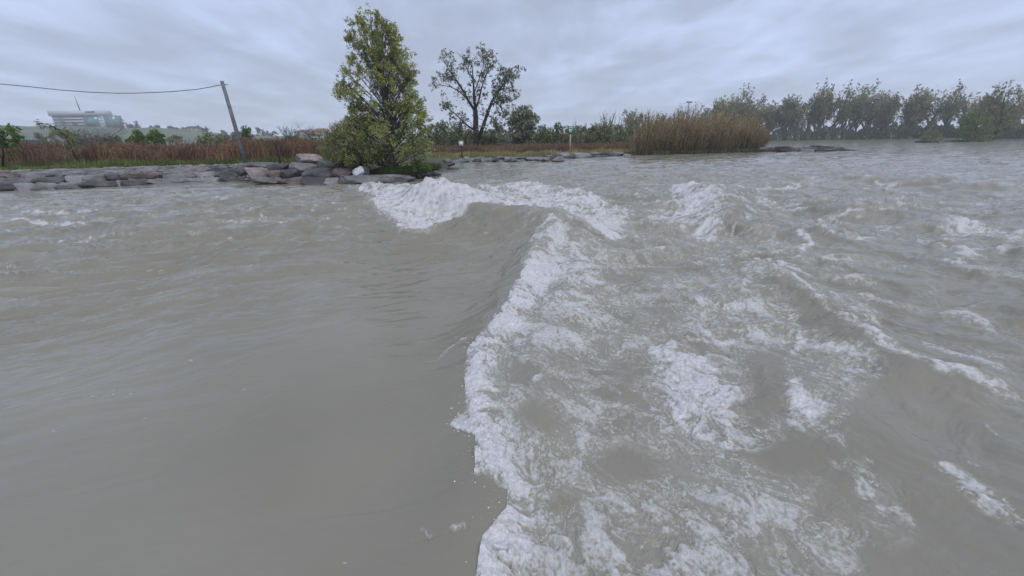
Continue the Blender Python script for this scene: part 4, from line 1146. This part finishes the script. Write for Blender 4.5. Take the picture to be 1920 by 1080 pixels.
# ------------------------------------------------------------------ pole, cable, posts, sign
Yp = 27.0
b0 = P(461, 306, Yp); tp = P(416, 152, Yp)
o = thing('wooden_pole', b0, 'grey weathered wooden pole holding up the cable above the left bank', 'pole')
mb = MB(); v = tp - b0; mb.tube([Vector((0, 0, -.4)) - v * .02, v * .5, v], [.125, .115, .10], 12); mb.build('shaft', M_wood, o, True)
M_metal = var_mat('dull_metal', (.16, .165, .18), (.24, .25, .27), 8, .5)
mb = MB(); c_ = v * .955; mb.tube([c_ + Vector((-.16, 0, .0)), c_ + Vector((.30, 0, .02))], .022, 6); mb.build('cross_bolt', M_metal, o, True)
ca = [(416,158.5),(400,162),(370,167.5),(320,172),(260,174.5),(220,174.8),(170,173),(110,168.5),(50,162),(0,157.5),(-80,148),(-200,132)]
mb = MB(); q0 = P(*ca[0], Yp - .05)
mb.tube([P(a, b_, Yp - .05) - q0 for a, b_ in ca], .02, 6)
o = mb.build('cable', var_mat('dark_cable', (.06, .06, .07), (.10, .10, .115), 4, .6), None, True); o.location = q0
tag(o, 'dark sagging cable running from the leaning pole out of the left frame', 'cable')

M_white = var_mat('white_paint', (.72, .73, .74), (.8, .8, .8), 6, .5)
M_black = var_mat('black_post', (.02, .02, .02), (.045, .045, .045), 6, .6)
b0 = P(866, 292, 50.5); k = ppm(866, 280, 50.5); o = thing('marker_post', b0, 'short black post with a white box on top on the middle shore', 'post')
mb = MB(); mb.tube([Vector((0, 0, -.2)), Vector((0, 0, 18 * k))], .11, 8); mb.build('post', M_black, o, True)
mb = MB(); h0 = 17.5 * k; mb.box((-3.6 * k, -.22, h0), (3.6 * k, .22, h0 + 8 * k)); mb.box((-3.9 * k, -.25, h0 + 8 * k + .003), (3.9 * k, .25, h0 + 8.7 * k)); mb.build('white_box', M_white, o)
b0 = P(1068.5, 287, 56.5); k = ppm(1068, 260, 56.5); o = thing('signpost', b0, 'pale wooden post carrying a small green sign with white marks', 'sign')
mb = MB(); mb.box((-.09, -.07, -.2), (.09, .07, 38 * k)); mb.build('post', var_mat('pale_post', (.36, .33, .26), (.46, .43, .35), 4, .8), o)
mb = MB(); mb.box((-.33, -.11, 34 * k), (.33, -.075, 47 * k)); sg = mb.build('green_panel', var_mat('green_sign', (.02, .22, .15), (.03, .26, .18), 3, .5), o)
mb = MB()
for i, (x0, x1, z0, z1) in enumerate([(-.2, -.02, 43.5, 45.5), (.05, .2, 43.5, 45.5), (-.22, -.05, 36, 42), (.02, .2, 39.5, 41.5), (.02, .12, 36, 38)]):
    mb.box((x0, -.116, z0 * k), (x1, -.1125, z1 * k))
mb.build('white_marks', M_white, sg)
b0 = P(1283, 262, 140); k = ppm(1283, 230, 140); o = thing('light_mast', b0, 'thin tall mast with a small lamp head rising behind the willow thicket', 'mast')
tz = P(1283, 192, 140).z - b0.z; mb = MB(); mb.tube([Vector((0, 0, 0)), Vector((0, 0, tz))], [.22, .12], 8); mb.build('pole', M_metal, o, True)
mb = MB(); mb.box((-.9, -.25, tz - .12), (.9, .25, tz + .25)); mb.build('lamp_head', M_metal, o)

# ------------------------------------------------------------------ far buildings
M_wallw = var_mat('pale_cladding', (.52, .55, .58), (.60, .62, .65), .2, .6)
M_glassd = var_mat('dark_window_band', (.04, .07, .10), (.07, .10, .14), .3, .35, spec=.4)
M_glasst = var_mat('teal_glass', (.10, .20, .23), (.14, .25, .28), .15, .2, spec=.7)
def office():
    Yb = 500.; x0 = P(98, 222, Yb).x; x1 = P(190, 222, Yb).x; zb = P(140, 238, Yb).z - 2; zt = P(140, 207.5, Yb).z
    H_ = zt - zb - 2; b0 = Vector((x0, Yb, zb)); Wd = x1 - x0; fl = (H_ + 2)
    o = thing('office_building', b0, 'long white office building with window bands on the hilltop', 'building')
    mb = MB(); mb.box((0, 0, 0), (Wd, 14, fl * .72)); mb.build('wall', M_wallw, o)
    mb = MB(); mb.box((-1.6, -1.4, fl * .72 + .003), (Wd + .5, 15, fl)); par = mb.build('roof', M_wallw, o)
    mb = MB(); mb.box((Wd * .74, -1.75, fl * .885), (Wd * .93, -1.41, fl * .935)); mb.box((Wd * .88, -1.75, fl * .936), (Wd * .93, -1.41, fl * .96)); mb.build('dark_lettering', M_glassd, par)
    for i in range(4):
        z0 = fl * (.645 - i * .165); mb = MB(); mb.box((.6, -.35, z0), (Wd * .63, -.003, z0 + fl * .075)); mb.build('window_band', M_glassd, o)
    mb = MB(); mb.box((Wd * .63 + .05, -.5, 1.0), (Wd - 4, -.004, fl * .716)); mb.build('glass_facade', M_glasst, o)
    mb = MB(); mb.box((Wd * .155, -.9, 0.5), (Wd * .22, -.36, fl * .60)); mb.build('stair_tower', M_glassd, o)
    mb = MB(); mb.box((Wd + .01, 3, 0), (Wd + 13, 12, fl * .72)); wg = mb.build('glass_wing', M_glasst, o)
    for i in range(4):
        z0 = fl * (.645 - i * .165) - fl * .06; mb = MB(); mb.box((Wd - 3.9, -.3, z0), (Wd + .3, -.004, z0 + fl * .06)); mb.build('white_fin', M_wallw, o)
    mb = MB(); mb.tube([Vector((Wd * .45, 10, fl)), Vector((Wd * .45, 10, fl + 17))], [.7, .25], 6); mb.build('antenna_mast', M_metal, o)
office()
M_red_roof = var_mat('red_roof', (.26, .11, .08), (.34, .16, .12), .5, .8)
M_beige = var_mat('beige_wall', (.38, .34, .29), (.46, .42, .36), .3, .8)
M_dark_roof = var_mat('dark_roof', (.07, .07, .08), (.11, .11, .12), .3, .8)
def house(px, py, Yd, wpx, hpx, roofm, label, group=None):
    b0 = P(px, py, Yd); k = ppm(px, py, Yd); Wd = wpx * k; Hh = hpx * k; b0.z -= 1.5
    o = thing('house', b0, label, 'house', group); e = Hh * .55 + 1.5
    mb = MB(); mb.box((-Wd / 2, 0, 0), (Wd / 2, Wd * .6, e)); mb.build('wall', M_beige, o)
    mb = MB(); a = Wd / 2 + .5; d = Wd * .6 + .5; zt = Hh + 1.5; c_ = Wd * .3
    mb.add([(-a, -.5, e + .01), (a, -.5, e + .01), (a, d, e + .01), (-a, d, e + .01), (-a * .6, d / 2, zt), (a * .6, d / 2, zt)], [(0, 1, 5, 4), (1, 2, 5), (2, 3, 4, 5), (3, 0, 4), (3, 2, 1, 0)]); mb.build('roof', roofm, o)
    mb = MB(); 
    for u in (-.3, 0, .3): mb.box((u * Wd - Wd * .06, -.12, e * .5), (u * Wd + Wd * .06, -.004, e * .8))
    mb.build('windows', M_glassd, o)
house(573, 252, 330, 42, 9, M_red_roof, 'red-roofed house on the horizon above the pink boulder', 'far houses')
house(600, 250, 350, 26, 9, M_red_roof, 'smaller red-roofed house right of the larger one', 'far houses')
house(357, 246, 470, 22, 9, M_dark_roof, 'dark-roofed house on the hill crest', 'far houses')
house(50, 270, 120, 20, 11, var_mat('teal_roof', (.16, .28, .29), (.22, .34, .35), .5, .6), 'low teal-roofed shed at the foot of the hill near the left frame edge', 'far houses')
M_ridge = leaf_mat('ridge_tree_leaf', [(.03, .045, .03), (.05, .07, .04)], .05)
rid = [(256,225,241,7,'tall lone'),(246,235,241,9,'low round'),(228,228,246,22,'broad dark'),(285,237,243,10,'low'),(297,237,243,14,'wide low'),(318,236,244,14,'broad'),(329,238,245,8,'small'),(344,239,246,6,'tiny'),(371,235,248,6,'pointed'),(377,239,249,6,'small pointed'),(386,241,250,8,'low round'),(418,246,254,10,'low wide'),
       (448,246,258,10,'dark'),(460,244,258,8,'pointed'),(470,247,258,12,'wide'),(484,241,258,6,'slim'),(492,245,258,10,'round'),(502,248,258,12,'low broad'),(514,249,258,14,'wide low'),(140,232,240,16,'low grey'),(170,233,240,18,'broad grey'),(220,236,248,14,'dark hedge-like')]
for i, (px, y0, y1, wd, wdn) in enumerate(rid):
    bush(px, y0, y1 + 2, wd, 494 if px > 225 and px < 430 else 488, M_ridge, f'{wdn} tree on the hill crest, {ORD[sorted(r[0] for r in rid).index(px)]} from the left', 'tree', 'ridge_tree', n_cl=9, n_leaf=26, L=1.9, group='trees on the hill crest', seed=2, tr=.3, wr=.6)
for i, (px, y0, y1, wd) in enumerate([(70,254,280,28),(95,258,280,26),(30,262,282,20),(215,255,275,30),(330,256,270,30),(425,256,272,24),(440,250,268,14)]):
    bush(px, y0, y1, wd, 150 + i * 7, M_leafG, f'hazy grey-green tree on the lower hill slope, {ORD[sorted([70,95,30,215,330,425,440]).index(px)]} from the left', 'tree', 'slope_tree', n_cl=22, n_leaf=34, L=.9, group='trees on the lower slope', seed=12, tr=.2)

# ------------------------------------------------------------------ rain haze
mb = MB(); mb.box((-1000, -1000, -2.6), (1000, 1000, 72))
hm = bpy.data.materials.new('haze'); hm.use_nodes = True; t = hm.node_tree; t.nodes.clear()
pv = N(t, 'ShaderNodeVolumePrincipled'); pv.inputs['Color'].default_value = (.97, .98, 1, 1); pv.inputs['Density'].default_value = .0006
mo = N(t, 'ShaderNodeOutputMaterial'); t.links.new(pv.outputs[0], mo.inputs['Volume'])
hz_o = mb.build('haze', hm); tag(hz_o, 'thin pale rain haze over the river', 'haze', kind='stuff')
